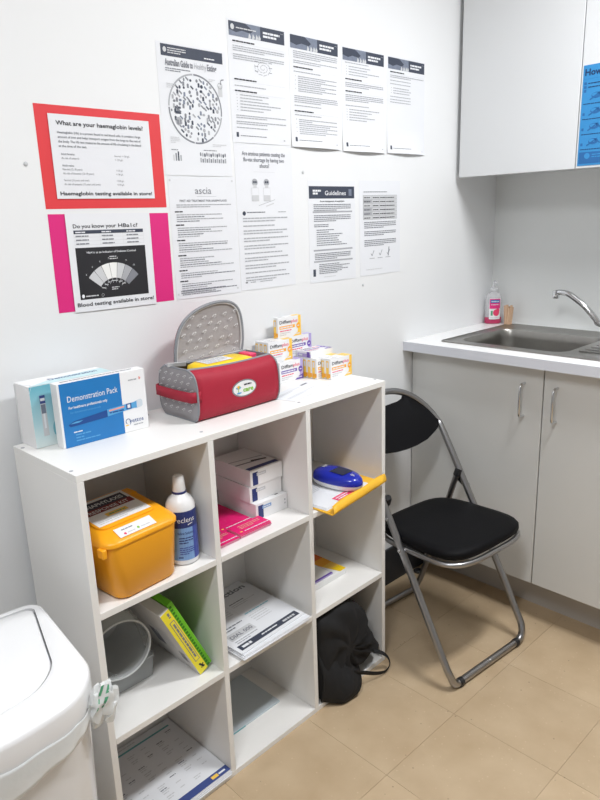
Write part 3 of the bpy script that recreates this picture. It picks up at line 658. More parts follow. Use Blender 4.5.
def endloop(x, s=1., dx=0): r_ = ring_at(x); c = sum(r_, V(0, 0, 0))/len(r_); return [V(x+dx, c.y+(p.y-c.y)*s, c.z+(p.z-c.z)*s) for p in r_]
for x, sg in ((0, -1), (BL, 1)):
    m_ = MB(); m_.loft([endloop(x), endloop(x, .96, sg*.003), endloop(x, .6, sg*.006), endloop(x, .2, sg*.007)], 'bag_grey', False, True)
    m_.loft([endloop(x, .985, -sg*.003), endloop(x, .3, -sg*.003)], 'lining', False, True)
    ep = m_.build('end_panel', t, angle=60)
    if sg < 0:
        P = Print(); random.seed(3)
        for r_ in range(7):
            for q in range(6):
                cy, cz = .012+q*.025+(r_ % 2)*.0125, .014+r_*.0165
                if cy > .138 or cy < .010 or abs(cz-.060) > .052: continue
                P.line(cy-.006, cz+.001, cy+.002, cz-.003, .0022, 'print_pale'); P.ell(cy+.005, cz-.003, .0028, .002, 'print_pale', 0, 8); P.line(cy-.002, cz+.004, cy+.003, cz+.001, .0012, 'print_pale')
        P.build('lining_print', ep, lambda a, c, l: V(-.0072-l, .147-a, .122-c), lift=.0002)
    MB().tube(endloop(x), .0028, 'piping', n=8, closed=True).build('piping', t)
MB().tube([p for p in [ring_at(BL*k/NX)[0] for k in range(NX+1)]], .0035, 'piping', n=8).build('rim_zip', t)
MB().tube([p for p in [ring_at(BL*k/NX)[-1] for k in range(NX+1)]], .0035, 'piping', n=8).build('rim_zip', t)
# lid
lz = [(.036, .120), (.040, .150), (.050, .185), (.070, .215), (.104, .238), (.150, .252), (.195, .256), (.232, .249), (.254, .228), (.261, .190), (.259, .150), (.252, .121)]
lp = smoothpath([V(x, 0, z) for x, z in lz], 4)
def lidy(z): return .128+.05*(z-.12)
lo = [V(p.x, lidy(p.z), p.z) for p in lp]; lc = V(.15, lidy(.17), .17)
def lsc(k, dy): return [lc+(p-lc)*k+V(0, dy, 0) for p in lo]
m_ = MB(); m_.loft([lsc(1, 0), lsc(.985, .010), lsc(.6, .016), lsc(.15, .018)], 'bag_red', False, True); lid = m_.build('lid', t, angle=70)
m_ = MB(); m_.loft([lsc(1, -.001), lsc(.93, .003), lsc(.55, .006), lsc(.1, .006)], 'lining', False, True); ll = m_.build('lid_lining', t, angle=70)
MB().tube(lo, .0042, 'piping', n=8).build('lid_piping', t)
MB().tube([lc+(p-lc)*.955+V(0, .0, 0) for p in lo], .0022, 'print_pale', n=6).build('lid_seam', t)
P = Print()
for r_ in range(7):
    for q in range(7):
        cx, cz = .050+q*.034+(r_ % 2)*.017+random.uniform(-.004, .004), .128+r_*.0195+random.uniform(-.003, .003)
        inside = cx > .052+.09*max(0, (cz-.17)/.085)**2 and cx < .246 and cz < .241-.35*max(0, .10-cx)
        if inside: P.line(cx-.006, cz-.002, cx+.001, cz+.003, .0024, 'print_pale'); P.ell(cx+.005, cz+.002, .0026, .0022, 'print_pale', 0, 8); P.line(cx-.002, cz-.005, cx+.004, cz-.002, .0012, 'print_pale')
P.build('lining_print', ll, lambda a, c, l: V(a, lidy(c)-.0005-l, c), lift=.0004)
# band, oval badge, tag
bd = [V(.008, -.006, .062)] + [V(-.0145-.003*math.sin(PI*k/8), .004+.140*k/8, .062) for k in range(9)] + [V(.004, .155, .062)]
m_ = MB(); m_.loft([[p+V(0, 0, -.0125), p+V(0, 0, .0125)] for p in bd], 'bag_red', False, False, closed=False); m_.build('side_handle', t, solid=.003, angle=70)
def badge(a, c, l): return V(.104+a, .074-.077*(1+.035*math.sin(PI*(.104+a)/BL))-.0016-l, .058-c)
P = Print(); P.ell(.036, .0, .040, .0215, 'piping', 0, 30); P.ell(.036, .0, .0365, .0185, 'carton_white', 2, 30)
P.text('care', .030, .009, .0115, 'leaf_green', w=.034, bold=.03, z=4); P.lines(.034, .058, -.007, 1, .006, 'ink', last=1, z=4, h=.6)
for k in range(5): a = -PI/2+(k-2)*.6; P.line(.016, -.001, .016+.008*math.cos(a), -.001+.008*math.sin(a), .003, ('pen_light', 'amber', 'orange', 'leaf_green', 'pen_light')[k], 4)
P.line(.016, -.001, .015, .008, .002, 'leaf_green', 4); P.ell(.017, .010, .008, .002, 'pen_light', 4)
P.build('oval_badge', t, badge, 'white oval badge with green lettering', lift=.0004)
m_ = MB(); m_.box(-.022, .022, -.0005, .0005, -.006, .006, 'carton_white', Matrix.Translation((.010, .085, .128)) @ Matrix.Rotation(math.radians(-35), 4, 'Z') @ Matrix.Rotation(.5, 4, 'X')); m_.build('zip_tag', t, smooth=False)
# yellow pouch inside the bag
t = thing('yellow_pack', 'yellow pack with white label inside the open red bag', 'pack', SF(BX+.130, BY+.074, ST+.006), TH+.03)
m_ = MB(); rr = rrect(-.085, .095, -.038, .036, .02, 5)
m_.loft([[V(x, y, 0) for x, y in rr], [V(x, y, .100) for x, y in rr], [V(x*.97, y*.95, .112+.02*y) for x, y in rr], [V(x*.80, y*.75, .117+.02*y) for x, y in rr]], 'yellow'); m_.build('pack', t, angle=60)
P = Print(); P.rect(0, .085, 0, .045, 'carton_white'); P.lines(.006, .078, .010, 4, .010, 'ink_grey'); P.build('label_print', t, plane_fn((-.055, .022, .1185), (1, 0, 0), (0, -1, -.02)))
MB().box(.090, .112, -.020, .026, 0, .118, 'pink_red').build('red_card', t, bevel=.002)

# throat lozenge cartons ------------------------------------------
DW, DD, DH = .096, .0178, .0605
def lozenge(name, label, hue):
    band, side, acc = ('orange', 'amber', 'amber') if hue == 'o' else ('purple', 'lilac', 'purple')
    t = thing(name, label, 'box', (0, 0, 0), 0, 'lozenge cartons'); fbox(t, DW, DD, DH, bevel=.0005)
    P = Print(); P.text('Difflam', .007, .0185, .0098, 'ink', w=.047, bold=.012); P.text('plus', .0550, .0185, .0098, 'pink_red', w=.026, bold=.008)
    P.rect(.006, .070, .025, .034, band); P.lines(.009, .066, .0315, 1, .008, 'paper', last=.95); P.lines(.007, .055, .041, 1, .006, 'pink_red', last=1); P.lines(.007, .05, .0475, 2, .0055, 'ink_light')
    P.poly([(.078, .060), (.084, .030), (.084, .0), (.0955, .0), (.0955, .060)], acc if hue == 'o' else 'lilac', 0); P.ell(.084, .030, .0085, .0090, band, 2, 16); P.lines(.080, .088, .0315, 1, .006, 'paper', last=1, z=3)
    P.poly([(.060, .0600), (.078, .050), (.0955, .045), (.0955, .0600)], acc, 1); P.lines(.066, .090, .055, 1, .006, 'paper', last=1, z=2)
    P.build('front_print', t, plane_fn((0, 0, DH), (1, 0, 0), (0, 0, -1)))
    P = Print(); P.rect(.0003, DD-.0003, .0003, DH-.0003, 'carton_white'); P.rect(.0003, .011, .006, DH-.001, side, 1); P.rect(.003, .009, .010, .026, 'paper', 2); P.rect(.0005, DD-.0005, .044, .056, band, 2)
    P.build('side_print', t, plane_fn((0, DD, DH), (0, -1, 0), (0, 0, -1)))
    P = Print(); P.rect(.0005, .0955, .0005, DD-.0005, 'carton_white'); P.rect(.065, .095, .001, DD-.001, acc if hue == 'o' else 'lilac', 1); P.text('Difflam', .010, .012, .007, 'ink_grey', w=.03, z=2)
    P.build('top_print', t, plane_fn((0, DD, DH), (1, 0, 0), (0, -1, 0))); return t
FT = ST+DH+.0002; L2 = FT; L3 = L2+DH+.0002
olist = [((.876, -.1630, ST), 'orange lozenge carton standing at the front right corner of the stack'), ((.876, -.1630+.018, ST), 'orange lozenge carton standing directly behind the front right carton'),
 ((.8555, -.1265, ST), 'front orange lozenge carton of the row under the flat purple carton'), ((.8555, -.1265+.018, ST), 'second orange lozenge carton of the row under the flat purple carton'), ((.8555, -.1265+.036, ST), 'third orange lozenge carton of the row under the flat purple carton'), ((.8555, -.1265+.054, ST), 'fourth orange lozenge carton back under the flat purple carton'), ((.8555, -.1265+.072, ST), 'hindmost orange lozenge carton under the upright purple carton'),
 ((.728, -.0600, L2), 'front one of three upright orange lozenge cartons in the middle tier'), ((.728, -.0600+.018, L2), 'middle one of three upright orange lozenge cartons in the middle tier'), ((.728, -.0600+.036, L2), 'rear one of three upright orange lozenge cartons in the middle tier'),
 ((.788, -.0400, L3), 'single orange lozenge carton on top of the whole stack')]
plist = [((.7515, -.0790, ST), 'purple lozenge carton at the bottom front beside the red bag'), ((.7515, -.0790+.018, ST), 'purple lozenge carton right behind the bottom purple one'), ((.7515, -.0790+.036, ST), 'purple lozenge carton third back in the bottom purple row'), ((.7515, -.0790+.054, ST), 'purple lozenge carton last in the bottom purple row, nearest the wall'),
 ((.830, -.0415, L2), 'upright purple lozenge carton in the middle tier right of orange ones')]
po = None; pq = None
for (x, y, z), lab in olist:
    if po is None: po = lozenge('lozenge_carton', lab, 'o'); po.location = SF(x, y, z); po.rotation_euler.z = TH
    else: dup(po, SF(x, y, z), TH, lab)
for (x, y, z), lab in plist:
    if pq is None: pq = lozenge('lozenge_carton', lab, 'p'); pq.location = SF(x, y, z); pq.rotation_euler.z = TH
    else: dup(pq, SF(x, y, z), TH, lab)
for (x, y, z), lab in (((.8575, -.0425, FT), 'purple lozenge carton lying flat on the orange cartons'),):
    d = dup(pq, SF(x, y, z), TH, lab); d.rotation_euler = (PI/2, 0, TH)
    # lying on its back: front face up
    d.rotation_euler = (-PI/2, 0, TH); d.location = SF(x, y-DH if 0 else y-.0605, z+DD)
# loose printed sheet on the shelf top
t = thing('loose_sheet', 'white printed sheet lying flat in front of the lozenge cartons', 'paper', SF(.640, -.250, ST), TH+.26)
MB().box(0, .225, 0, .085, 0, .0004, 'paper').build('sheet', t, smooth=False)
P = Print(); P.lines(.012, .14, .020, 2, .006, 'ink_light'); P.rect(.155, .19, .010, .018, 'ink_mid'); P.rect(.02, .19, .040, .0405, 'ink_light'); P.lines(.012, .17, .055, 2, .006, 'ink_light'); P.build('printed_text', t, plane_fn((0, .085, .0004), (1, 0, 0), (0, -1, 0)))

# ------------------------------------------------------------------ upper row of cells
# orange tub
t = thing('orange_tub', 'orange plastic tub with lid and white emergency kit labels', 'container', SF(.126, -.2, Z1+.0004), TH+.07)
def slab(x0, x1, y0, y1, r, z, dz=0): return [V(x-.122, y+.2, z+dz*(y-y0)) for x, y in rrect(x0, x1, y0, y1, r, 6)]
m_ = MB(); m_.loft([slab(.060, .210, -.282, -.124, .026, .002), slab(.056, .213, -.286, -.120, .028, .006), slab(.036, .223, -.291, -.112, .03, .128)], 'sharps'); m_.build('body', t, angle=50)
m_ = MB(); m_.loft([slab(.033, .2255, -.294, -.108, .03, .1285), slab(.033, .2255, -.294, -.108, .03, .135), slab(.036, .2225, -.291, -.111, .03, .139, .04), slab(.046, .212, -.258, -.120, .024, .152, .10), slab(.056, .202, -.248, -.130, .02, .1535, .10)], 'sharps'); lidt = m_.build('lid', t, angle=50)
m_ = MB(); m_.loft([slab(.050, .194, -.250, -.120, .02, .1530, .10), slab(.050, .194, -.250, -.120, .02, .157, .10), slab(.053, .191, -.247, -.123, .018, .1588, .10)], 'sharps'); m_.build('lid_cover', t, angle=50)
MB().box(.190-.122, .214-.122, .045, .085, .155, .166, 'sharps').build('lid_clip', t, bevel=.004)
MB().box(.027-.122, .038-.122, -.084, -.064, .110, .130, 'sharps').build('lid_clip', t, bevel=.002)
fnl = lambda a, c, l: V(-.068+a, .074-c, .1588+.10*(.247-.126-c)+l)
P = Print(); P.rect(0, .132, .0, .114, 'carton_white'); P.rect(.008, .124, .010, .040, 'navy', 1); P.text('ANAPHYLAXIS', .066, .033, .014, 'paper', w=.104, al='c', bold=.02, z=2); P.rect(.004, .128, .040, .062, 'maroon', 1); P.text('RESPONSE KIT', .066, .0575, .012, 'paper', w=.100, al='c', bold=.015, z=2)
P.rect(.040, .094, .072, .086, 'amber', 1); P.lines(.046, .088, .082, 1, .009, 'green_ink', last=1, z=2); P.lines(.008, .122, .100, 2, .007, 'ink_light')
P.build('top_label', lidt, fnl, 'white label with dark and red title bands')
fnl2 = lambda a, c, l: V(-.050+a, -.060-c, .1518-.39*(c-.0)+l+.0006)
P = Print(); P.rect(0, .092, 0, .026, 'carton_white'); P.lines(.014, .042, .010, 1, .006, 'ink_mid', last=1); P.ell(.016, .020, .003, .003, 'pink_red', 1); P.ell(.050, .018, .003, .003, 'leaf_green', 1); P.lines(.022, .044, .021, 1, .005, 'ink_light', last=1); P.lines(.056, .080, .020, 1, .005, 'ink_light', last=1)
P.build('front_label', lidt, fnl2, 'small white sticker', lift=.0005)
# saline bottle
t = thing('saline_bottle', 'white plastic bottle with navy and blue label beside the orange tub', 'bottle', SF(.2690, -.236, Z1+.0004), TH)
MB().lathe([(.030, 0), (.0335, .003), (.0345, .008), (.0345, .132), (.033, .145), (.027, .157), (.018, .165), (.0155, .169)], 'bottle_white').build('bottle', t, angle=60)
MB().lathe([(.0158, .1688), (.0165, .170), (.0165, .1735), (.0158, .174)], 'bottle_navy').build('neck_ring', t)
MB().lathe([(.015, .174), (.0155, .176), (.0140, .196), (.0125, .208), (.010, .211), (.001, .212)], 'bottle_white').build('cap', t, angle=60)
rb = .0348
fnb = lambda a, c, l: V(rb*math.sin(a/rb-1.20)+l*math.sin(a/rb-1.20), -(rb+l)*math.cos(a/rb-1.20), .134-c)
P = Print()
nseg = 30; tot = 2*PI*rb*.94
for k in range(nseg):
    a0, a1 = -.05+tot*k/nseg, -.05+tot*(k+1)/nseg
    P.rect(a0, a1, 0, .040, 'bottle_navy'); P.rect(a0, a1, .040, .120, 'bottle_blue' if k < 14 else 'bottle_violet')
P.text('reclens', .005, .026, .0130, 'paper', w=.047, z=2); P.line(.034, .033, .046, .030, .002, 'paper', 2)
P.text('Saline Solution', .010, .055, .0060, 'bottle_navy', w=.038, bold=.01, z=2); P.lines(.012, .046, .066, 3, .006, 'bottle_navy', z=2); P.lines(.012, .046, .090, 4, .005, 'bottle_violet', z=2); P.lines(.008, .02, .114, 1, .006, 'bottle_navy', last=1, z=2)
P.build('label_print', t, fnb, 'navy and pale blue wrap label', lift=.0003)
# three white device boxes
bh = .0447
for k, (x, y, r_, lab, col) in enumerate(((.5180, -.212, -.02, 'bottom white carton of the stack of three above pink booklets', 'bottle_blue'), (.5135, -.196, -.03, 'middle white carton of the stack of three', 'ink_light'), (.5165, -.198, -.03, 'top white carton of the stack of three, with pen drawings', 'ink_light'))):
    t = thing('device_carton', lab, 'box', SF(x, y, Z1+.0004+k*bh+k*.0002), TH+r_, 'white device cartons')
    fbox(t, .112, .160, bh, bevel=.0006)
    P = Print(); P.part('navy_square').rect(.008, .026, .006, .042, 'bottle_navy'); P.part(); P.rect(.022, .054, .009, .018, col, 1); P.lines(.026, .050, .0155, 1, .007, 'paper', last=1, z=2)
    if k == 0: P.ell(.104, .017, .002, .003, 'ink_grey'); P.ell(.104, .027, .002, .003, 'ink_grey')
    P.build('front_print', t, plane_fn((0, 0, bh), (1, 0, 0), (0, 0, -1)))
    P = Print()
    if k == 2:
        P.rect(.004, .108, .136, .153, 'bottle_navy'); P.line(.0, .10, .085, .108, .006, 'ink_mid', 1); P.line(.0, .07, .105, .086, .004, 'ink_grey', 1); P.line(.055, .098, .098, .112, .008, 'ink', 2)
    else: P.rect(.080, .092, .140, .148, 'ink')
    P.build('top_print', t, plane_fn((0, .160, bh), (1, 0, 0), (0, -1, 0)))
# pink booklets
for x0, x1, y, n, lab in ((.420, .526, -.262, 4, 'stack of pink booklets under the bottom white carton'), (.337, .4175, -.264, 3, 'stack of pink booklets against the shelf divider'), (.402, .5105, -.210, 3, 'stack of pink booklets behind, left of the white cartons')):
    hh = .0032*n
    t = thing('pink_booklets', lab, 'booklets', SF(x0, y, Z1+.0004), TH, 'pink booklets')
    if n == 4: yd = .050
    elif y > -.25: yd = .150
    else: yd = .055
    for k in range(n):
        jx, jy = .0012*math.sin(k*2.1), .0015*math.cos(k*1.7)
        m_ = MB(); m_.box(.0015+jx, x1-x0-.0015+jx, .001+jy, yd+jy-.001, .0032*k, .0032*k+.0024, 'pad_edge'); m_.box(.001+jx, x1-x0-.001+jx, jy, yd+jy-.001, .0032*k+.0024, .0032*k+.0031, 'pink_pad'); m_.build('booklet', t, smooth=False)
    P = Print(); P.lines(.02, .085*(x1-x0)/.1, .012, 3, .007, 'salmon'); P.lines(.02, .095*(x1-x0)/.1, yd-.009, 1, .007, 'paper', last=1); P.ell(.010, yd-.012, .004, .003, 'amber', 1)
    P.build('printed_text', t, plane_fn((.002, yd-.002, hh+.0002), (1, 0, 0), (0, -1, 0)))
# yellow envelope with papers
EZ = Z1+.0004
t = thing('yellow_envelope', 'yellow padded envelope with upturned flap in the right upper cell', 'envelope', SF(.668, -.350, EZ), TH)
el = [V(0, .004, 0), V(.272, .040, 0), V(.272, .27, 0), V(.0, .27, 0)]
m_ = MB(); m_.loft([el, [p+V(0, 0, .004) for p in el]], 'envelope'); m_.build('body', t, bevel=.001)
m_ = MB(); rows = []
for k in range(13):
    u = k/12; bp = V(.0, .004, .0)+V(.276, .036, 0)*u; wob = .004*math.sin(u*9)
    hgt = .013+.005*math.sin(u*3.1)
    rows.append([bp+V(0, .002, .001), bp+V(0, -.004+wob*.3, .005), bp+V(.003, -.004+wob*.5, hgt*.7), bp+V(.006, .001+wob*.7, hgt+.004), bp+V(.009, .008+wob, hgt+.010)])
m_.loft(rows, 'envelope', False, False, closed=False); m_.build('flap', t, solid=.0012, angle=80)
t = thing('loose_papers', 'white papers with red corner print lying on the yellow envelope', 'papers', SF(.680, -.338, EZ+.0045), TH+.10)
for k in range(3):
    MB().box(-.003+.003*k, .212+.002*k, .002*k+.018, .235, .0016*k, .0016*k+.0013, 'paper').build('sheet', t, smooth=False)
P = Print(); P.lines(.012, .15, .03, 12, .008, 'ink_light'); P.part('red_print').rect(.060, .150, .185, .215, 'pink_red', 1); P.lines(.068, .140, .196, 2, .009, 'paper', z=2)
P.build('printed_text', t, plane_fn((.002, .235, .0046), (1, 0, 0), (0, -1, 0)))
MB().box(.219, .252, .03, .225, 0, .0016, 'envelope').build('under_sheet', t, smooth=False)
# blue handheld meter
t = thing('blue_meter', 'oval blue handheld meter with dark screen on the envelope papers', 'meter', SF(.826, -.228, EZ+.0095), TH+math.radians(-88))
def oval(k, z, n=36, dx=0):
    out = []
    for q in range(n):
        a = 2*PI*q/n; cx, sx = math.cos(a), math.sin(a)
        x = .084*math.copysign(abs(cx)**.9, cx); y = (.046-.006*cx)*math.copysign(abs(sx)**.85, sx); out.append(V(x*k+dx, y*k, z))
    return out
m_ = MB(); m_.loft([oval(.80, 0), oval(.93, .003), oval(.985, .010), oval(.985, .0165)], 'bottle_white'); m_.build('lower_shell', t, angle=60)
m_ = MB(); m_.loft([oval(.995, .0166), oval(1.0, .022), oval(.97, .031), oval(.88, .0385), oval(.70, .0425), oval(.4, .044), oval(.1, .0445)], 'device_blue', True, True); m_.build('upper_shell', t, angle=60)
fnm = lambda a, c, l: V(a, c, .0432+.0012*(1-(a/.06)**2)+l)
P = Print(); P.rect(-.014, .038, -.023, .023, 'device_screen', 1); P.part('printed_marks'); P.lines(-.06, -.045, .0, 3, .008, 'bottle_white'); P.lines(.050, .066, -.004, 2, .006, 'bottle_white')
P.build('screen', t, fnm, 'dark rectangular screen', lift=.0006)

# ------------------------------------------------------------------ middle row of cells
ZB = Z2+.0004
# clear box with a clear jar lying on it
t = thing('clear_box', 'shallow clear grey plastic box under the round-mouthed jar', 'container', SF(.110, -.1, ZB), TH)
def csl(hx, y0, y1, r, z): return [V(x, y, z) for x, y in rrect(-hx, hx, y0, y1, r, 5)]
m_ = MB(); m_.loft([csl(.083, -.072, .068, .008, .0008), csl(.088, -.077, .072, .010, .055)], 'clear_grey', True, False); m_.build('tray', t, angle=50, solid=.0015)
m_ = MB(); m_.loft([csl(.090, -.079, .074, .010, .0560), csl(.090, -.079, .074, .010, .0585)], 'clear_grey'); m_.build('lid', t, angle=50)
t = thing('clear_jar', 'large clear plastic jar lying on its side, round mouth forward', 'container', SF(.098, -.205, ZB+.0592), TH-.12)
def circ(r_, y, cx=0, cz=.0745, n=44): return [V(cx+r_*math.cos(2*PI*k/n), y, cz+r_*math.sin(2*PI*k/n)) for k in range(n)]
m_ = MB(); m_.loft([circ(.070, .0), circ(.070, .012), circ(.0735, .020), circ(.0735, .150), circ(.068, .158), circ(.02, .158)], 'clear_grey', False, True); m_.build('jar', t, angle=50, solid=.0015)
MB().tube(circ(.0715, -.001), 0.0020, 'clear_rim', n=8, closed=True).build('rim', t)
# leaning cartons: white box with yellow edge, green case
def lean(name, label, cat, bx, bz, ang, w_, thick, d, y):
    t = thing(name, label, cat, SF(bx, y, bz), TH); a = math.radians(ang)
    A = V(-math.sin(a), 0, math.cos(a)); B = V(math.cos(a), 0, math.sin(a))   # A up the lean, B across the thickness
    return t, (lambda p, q, yy: A*p+B*q+V(0, yy, 0)), A, B
t, F, A, B = lean('yellow_edged_box', 'white box with yellow edge leaning in the left middle cell', 'box', .2690, ZB, 25, 0, 0, 0, -.262)
h8 = lambda p0, p1, q0, q1, y0, y1: [F(p0, q0, y0), F(p1, q0, y0), F(p1, q1, y0), F(p0, q1, y0)], 
def leanbox(F, p0, p1, q0, q1, y0, y1, m, name, parent, bevel=.0008):
    m_ = MB(); m_.loft([[F(p0, q0, y0), F(p1, q0, y0), F(p1, q1, y0), F(p0, q1, y0)], [F(p0, q0, y1), F(p1, q0, y1), F(p1, q1, y1), F(p0, q1, y1)]], m); return m_.build(name, parent, bevel=bevel, smooth=False)
leanbox(F, 0, .228, 0, .0255, .0015, .205, 'box_card', 'carton', t)
fp = lambda a, c, l: F(.228-a, c, .0012-l)
P = Print(); P.rect(0, .228, 0, .0255, 'box_yellow'); P.rect(.035, .185, .008, .022, 'ink_mid', 1); P.rect(.037, .183, .0095, .0205, 'box_yellow', 2); P.lines(.045, .175, .018, 1, .010, 'ink_mid', last=1, z=3, h=.5); P.lines(.008, .024, .02, 1, .012, 'ink_mid', last=1); P.line(.198, .012, .216, .020, .005, 'ink', 1); P.line(.204, .022, .214, .012, .003, 'ink', 1)
P.build('spine_print', t, fp)
fp2 = lambda a, c, l: F(.228-a, -l, c)
P = Print(); P.lines(.085, .155, .05, 6, .012, 'ink_light')
for k in range(11): P.rect(.155+.0034*k, .155+.0034*k+.0018, .018, .042, 'ink_mid')
P.rect(.11, .17, .10, .135, 'ink_mid'); P.build('side_print', t, fp2)
t, F, A, B = lean('green_case', 'lime green plastic case leaning behind the yellow-edged box', 'case', .2985, ZB, 25, 0, 0, 0, -.256)
leanbox(F, .008, .246, 0, .0165, 0, .215, 'green_plastic', 'shell', t, .002)
for k in range(22): leanbox(F, .012+k*.0105, .017+k*.0105, .0020, .0080, -.0016, .0, 'green_dark', 'ridge', t, 0)
# flyer stack
t = thing('flyer_stack', 'stack of printed flyers with dark footer in the centre cell', 'flyers', SF(.374, -.305, ZB), TH)
for k in range(6):
    dx, dy, rz = .004*math.sin(k*2.), .003*math.cos(k*1.7), .012*math.sin(k*1.3)
    o = MB().box(0, .236, 0, .272, 0, .0026, 'paper').build('flyer', t, smooth=False); o.location = (dx+(.004 if k == 5 else 0), dy+(.012 if k == 5 else 0), k*.0028); o.rotation_euler.z = rz if k < 5 else .035
fb = lambda a, c, l: Matrix.Rotation(.035, 3, 'Z') @ V(a, .272-c, 0) + V(.004+.004*math.sin(10), .012+.003*math.cos(8.5), .0166+l)
P = Print(); P.text('action', .128, .042, .022, 'ink_mid', w=.098, bold=.03); P.lines(.06, .16, .055, 1, .008, 'ink_grey')
P.lines(.02, .105, .078, 7, .009, 'ink_light'); P.lines(.125, .215, .085, 1, .008, 'ink_mid'); P.lines(.125, .215, .095, 2, .008, 'ink_light'); P.rect(.115, .1156, .07, .15, 'ink_light')
P.lines(.125, .225, .150, 1, .009, 'teal', last=.9); P.lines(.020, .10, .165, 2, .011, 'ink_mid'); 
for k in range(4): P.lines(.125, .20, .165+k*.010, 1, .008, 'ink_light', last=.8)
P.part('emergency_panel').rect(.018, .105, .186, .216, 'ink_light'); P.text('DIAL 000', .061, .209, .014, 'ink_mid', w=.076, al='c', bold=.02, z=2); P.part(); P.lines(.02, .10, .226, 2, .008, 'ink_grey')
P.part('footer_band').rect(.010, .226, .240, .262, 'navy'); P.text('CPR', .022, .256, .010, 'paper', w=.0) if 0 else P.lines(.020, .052, .256, 1, .016, 'paper', last=1, h=.55, z=2); P.lines(.090, .150, .253, 1, .010, 'paper', last=1, z=2); P.lines(.168, .215, .256, 1, .014, 'ink_light', last=1, h=.5, z=2)
P.build('printed_text', t, fb)
# pad and booklet in the right middle cell
t = thing('orange_pad', 'white pad with orange and yellow cover edge in the right middle cell', 'pad', SF(.662, -.212, ZB), TH)
MB().box(0, .212, 0, .185, 0, .018, 'paper_warm').build('pages', t, bevel=.0008)
P = Print(); P.poly([(.150, 0), (.212, 0), (.212, .100), (.150, .105)], 'salmon', 0) if 0 else None
for c0, c1, mm in ((0, .085, 'vermilion'), (.085, .125, 'orange'), (.125, .155, 'amber'), (.155, .185, 'yellow')): P.poly([(.128+.3*c0, c0), (.212, c0), (.212, c1), (.128+.3*c1, c1)], mm, 0)
P.build('cover_print', t, plane_fn((0, .185, .018), (1, 0, 0), (0, -1, 0)))
t = thing('purple_booklet', 'pale booklet with purple edge lying on the orange pad', 'booklet', SF(.664, -.206, ZB+.0186), TH)
MB().box(0, .155, 0, .14, 0, .004, 'lilac').build('cover', t, bevel=.0005)
P = Print(); P.rect(.002, .153, .0, .055, 'slate'); P.rect(.002, .153, .055, .132, 'paper_warm'); P.rect(.0, .155, .133, .140, 'purple', 1); P.ring(.085, .085, .008, .011, 0, 300, 'purple', 1, 14); P.line(.070, .10, .115, .075, .003, 'purple', 1); P.line(.095, .07, .10, .11, .003, 'purple', 1)
P.build('cover_print', t, plane_fn((0, .14, .004), (1, 0, 0), (0, -1, 0)))

# ------------------------------------------------------------------ bottom row of cells
ZA = Z0+.0004
t = thing('planner_stack', 'stack of wall planner sheets with blue footer in the bottom left cell', 'planners', SF(.0565, -.300, ZA), TH)
for k in range(4): MB().box(.002*math.sin(k), .258+.002*math.sin(k*2), .002*k, .282, .0035*k, .0035*k+.0032, 'paper').build('planner_sheet', t, smooth=False)
P = Print(); P.part('teal_rule').rect(.0, .24, .022, .028, 'planner_teal'); P.part(); P.lines(.02, .22, .012, 1, .008, 'ink_light'); P.part('footer_band').rect(.0, .258, .254, .276, 'planner_blue'); P.rect(.205, .225, .260, .270, 'amber', 1); P.lines(.227, .250, .268, 1, .012, 'paper', last=1, z=1)
P.part()
for r_ in range(10):
    for q in range(6):
        if (r_*3+q*5) % 4: P.lines(.012+q*.041, .012+q*.041+.022, .050+r_*.020, 1 if q % 2 else 2, .007, 'ink_light', last=.7)
        if (r_+q) % 5 == 0: P.lines(.012+q*.041, .012+q*.041+.018, .044+r_*.020, 1, .007, 'ink_mid', last=1)
P.build('printed_text', t, plane_fn((0, .282, .0137), (1, 0, 0), (0, -1, 0)))
o = MB().box(0, .030, 0, .16, 0, .006, 'red_card').build('red_folder', None, smooth=False, bevel=.001); o.location = SF(.024, -.292, ZA); o.rotation_euler.z = TH; tag(o, 'edge of a red folder left of the planner stack', 'folder')
t = thing('document_sleeve', 'blue-grey plastic document sleeve at the back of the bottom middle cell', 'sleeve', SF(.350, -.196, ZA), TH)
MB().box(0, .235, 0, .176, 0, .004, 'sleeve').build('sleeve', t, bevel=.0006); MB().box(.002, .10, -.0015, .0, .001, .0035, 'planner_teal').build('blue_edge', t, smooth=False)
# black bag slumped out of the bottom right cell
t = thing('black_bag', 'black fabric bag slumped in the bottom right cell', 'bag', SF(.79, -.2, ZA), TH)
ol = [(.6575, .020), (.6575, .12), (.6575, .22), (.664, .290), (.72, .300), (.79, .298), (.84, .268), (.885, .212), (.900, .15), (.925, .11), (.944, .075), (.942, .048), (.89, .048), (.835, .040), (.806, .024), (.780, .018), (.72, .017), (.68, .017)]
op = smoothpath([V(x, 0, z) for x, z in ol], 3, closed=True)
oc = V(.775, 0, .15)
def bagring(k, y, dz=0, wob=0):
    out = []
    for i, p in enumerate(op):
        q = oc+(p-oc)*k; out.append(V(q.x-.79, y+.2+wob*math.sin(i*1.1+k*9)*.006, max(q.z+dz, .018)-ZA))
    return out
m_ = MB(); m_.loft([bagring(.55, -.035), bagring(.93, -.045), bagring(.97, -.12), bagring(.985, -.2), bagring(.985, -.262, 0, .3), bagring(.93, -.287, 0, 1), bagring(.80, -.300, 0, 1.4), bagring(.6, -.306, 0, 1.8), bagring(.35, -.309, 0, 1.2), bagring(.12, -.309)], 'black_fabric'); m_.build('bag_body', t, angle=80)
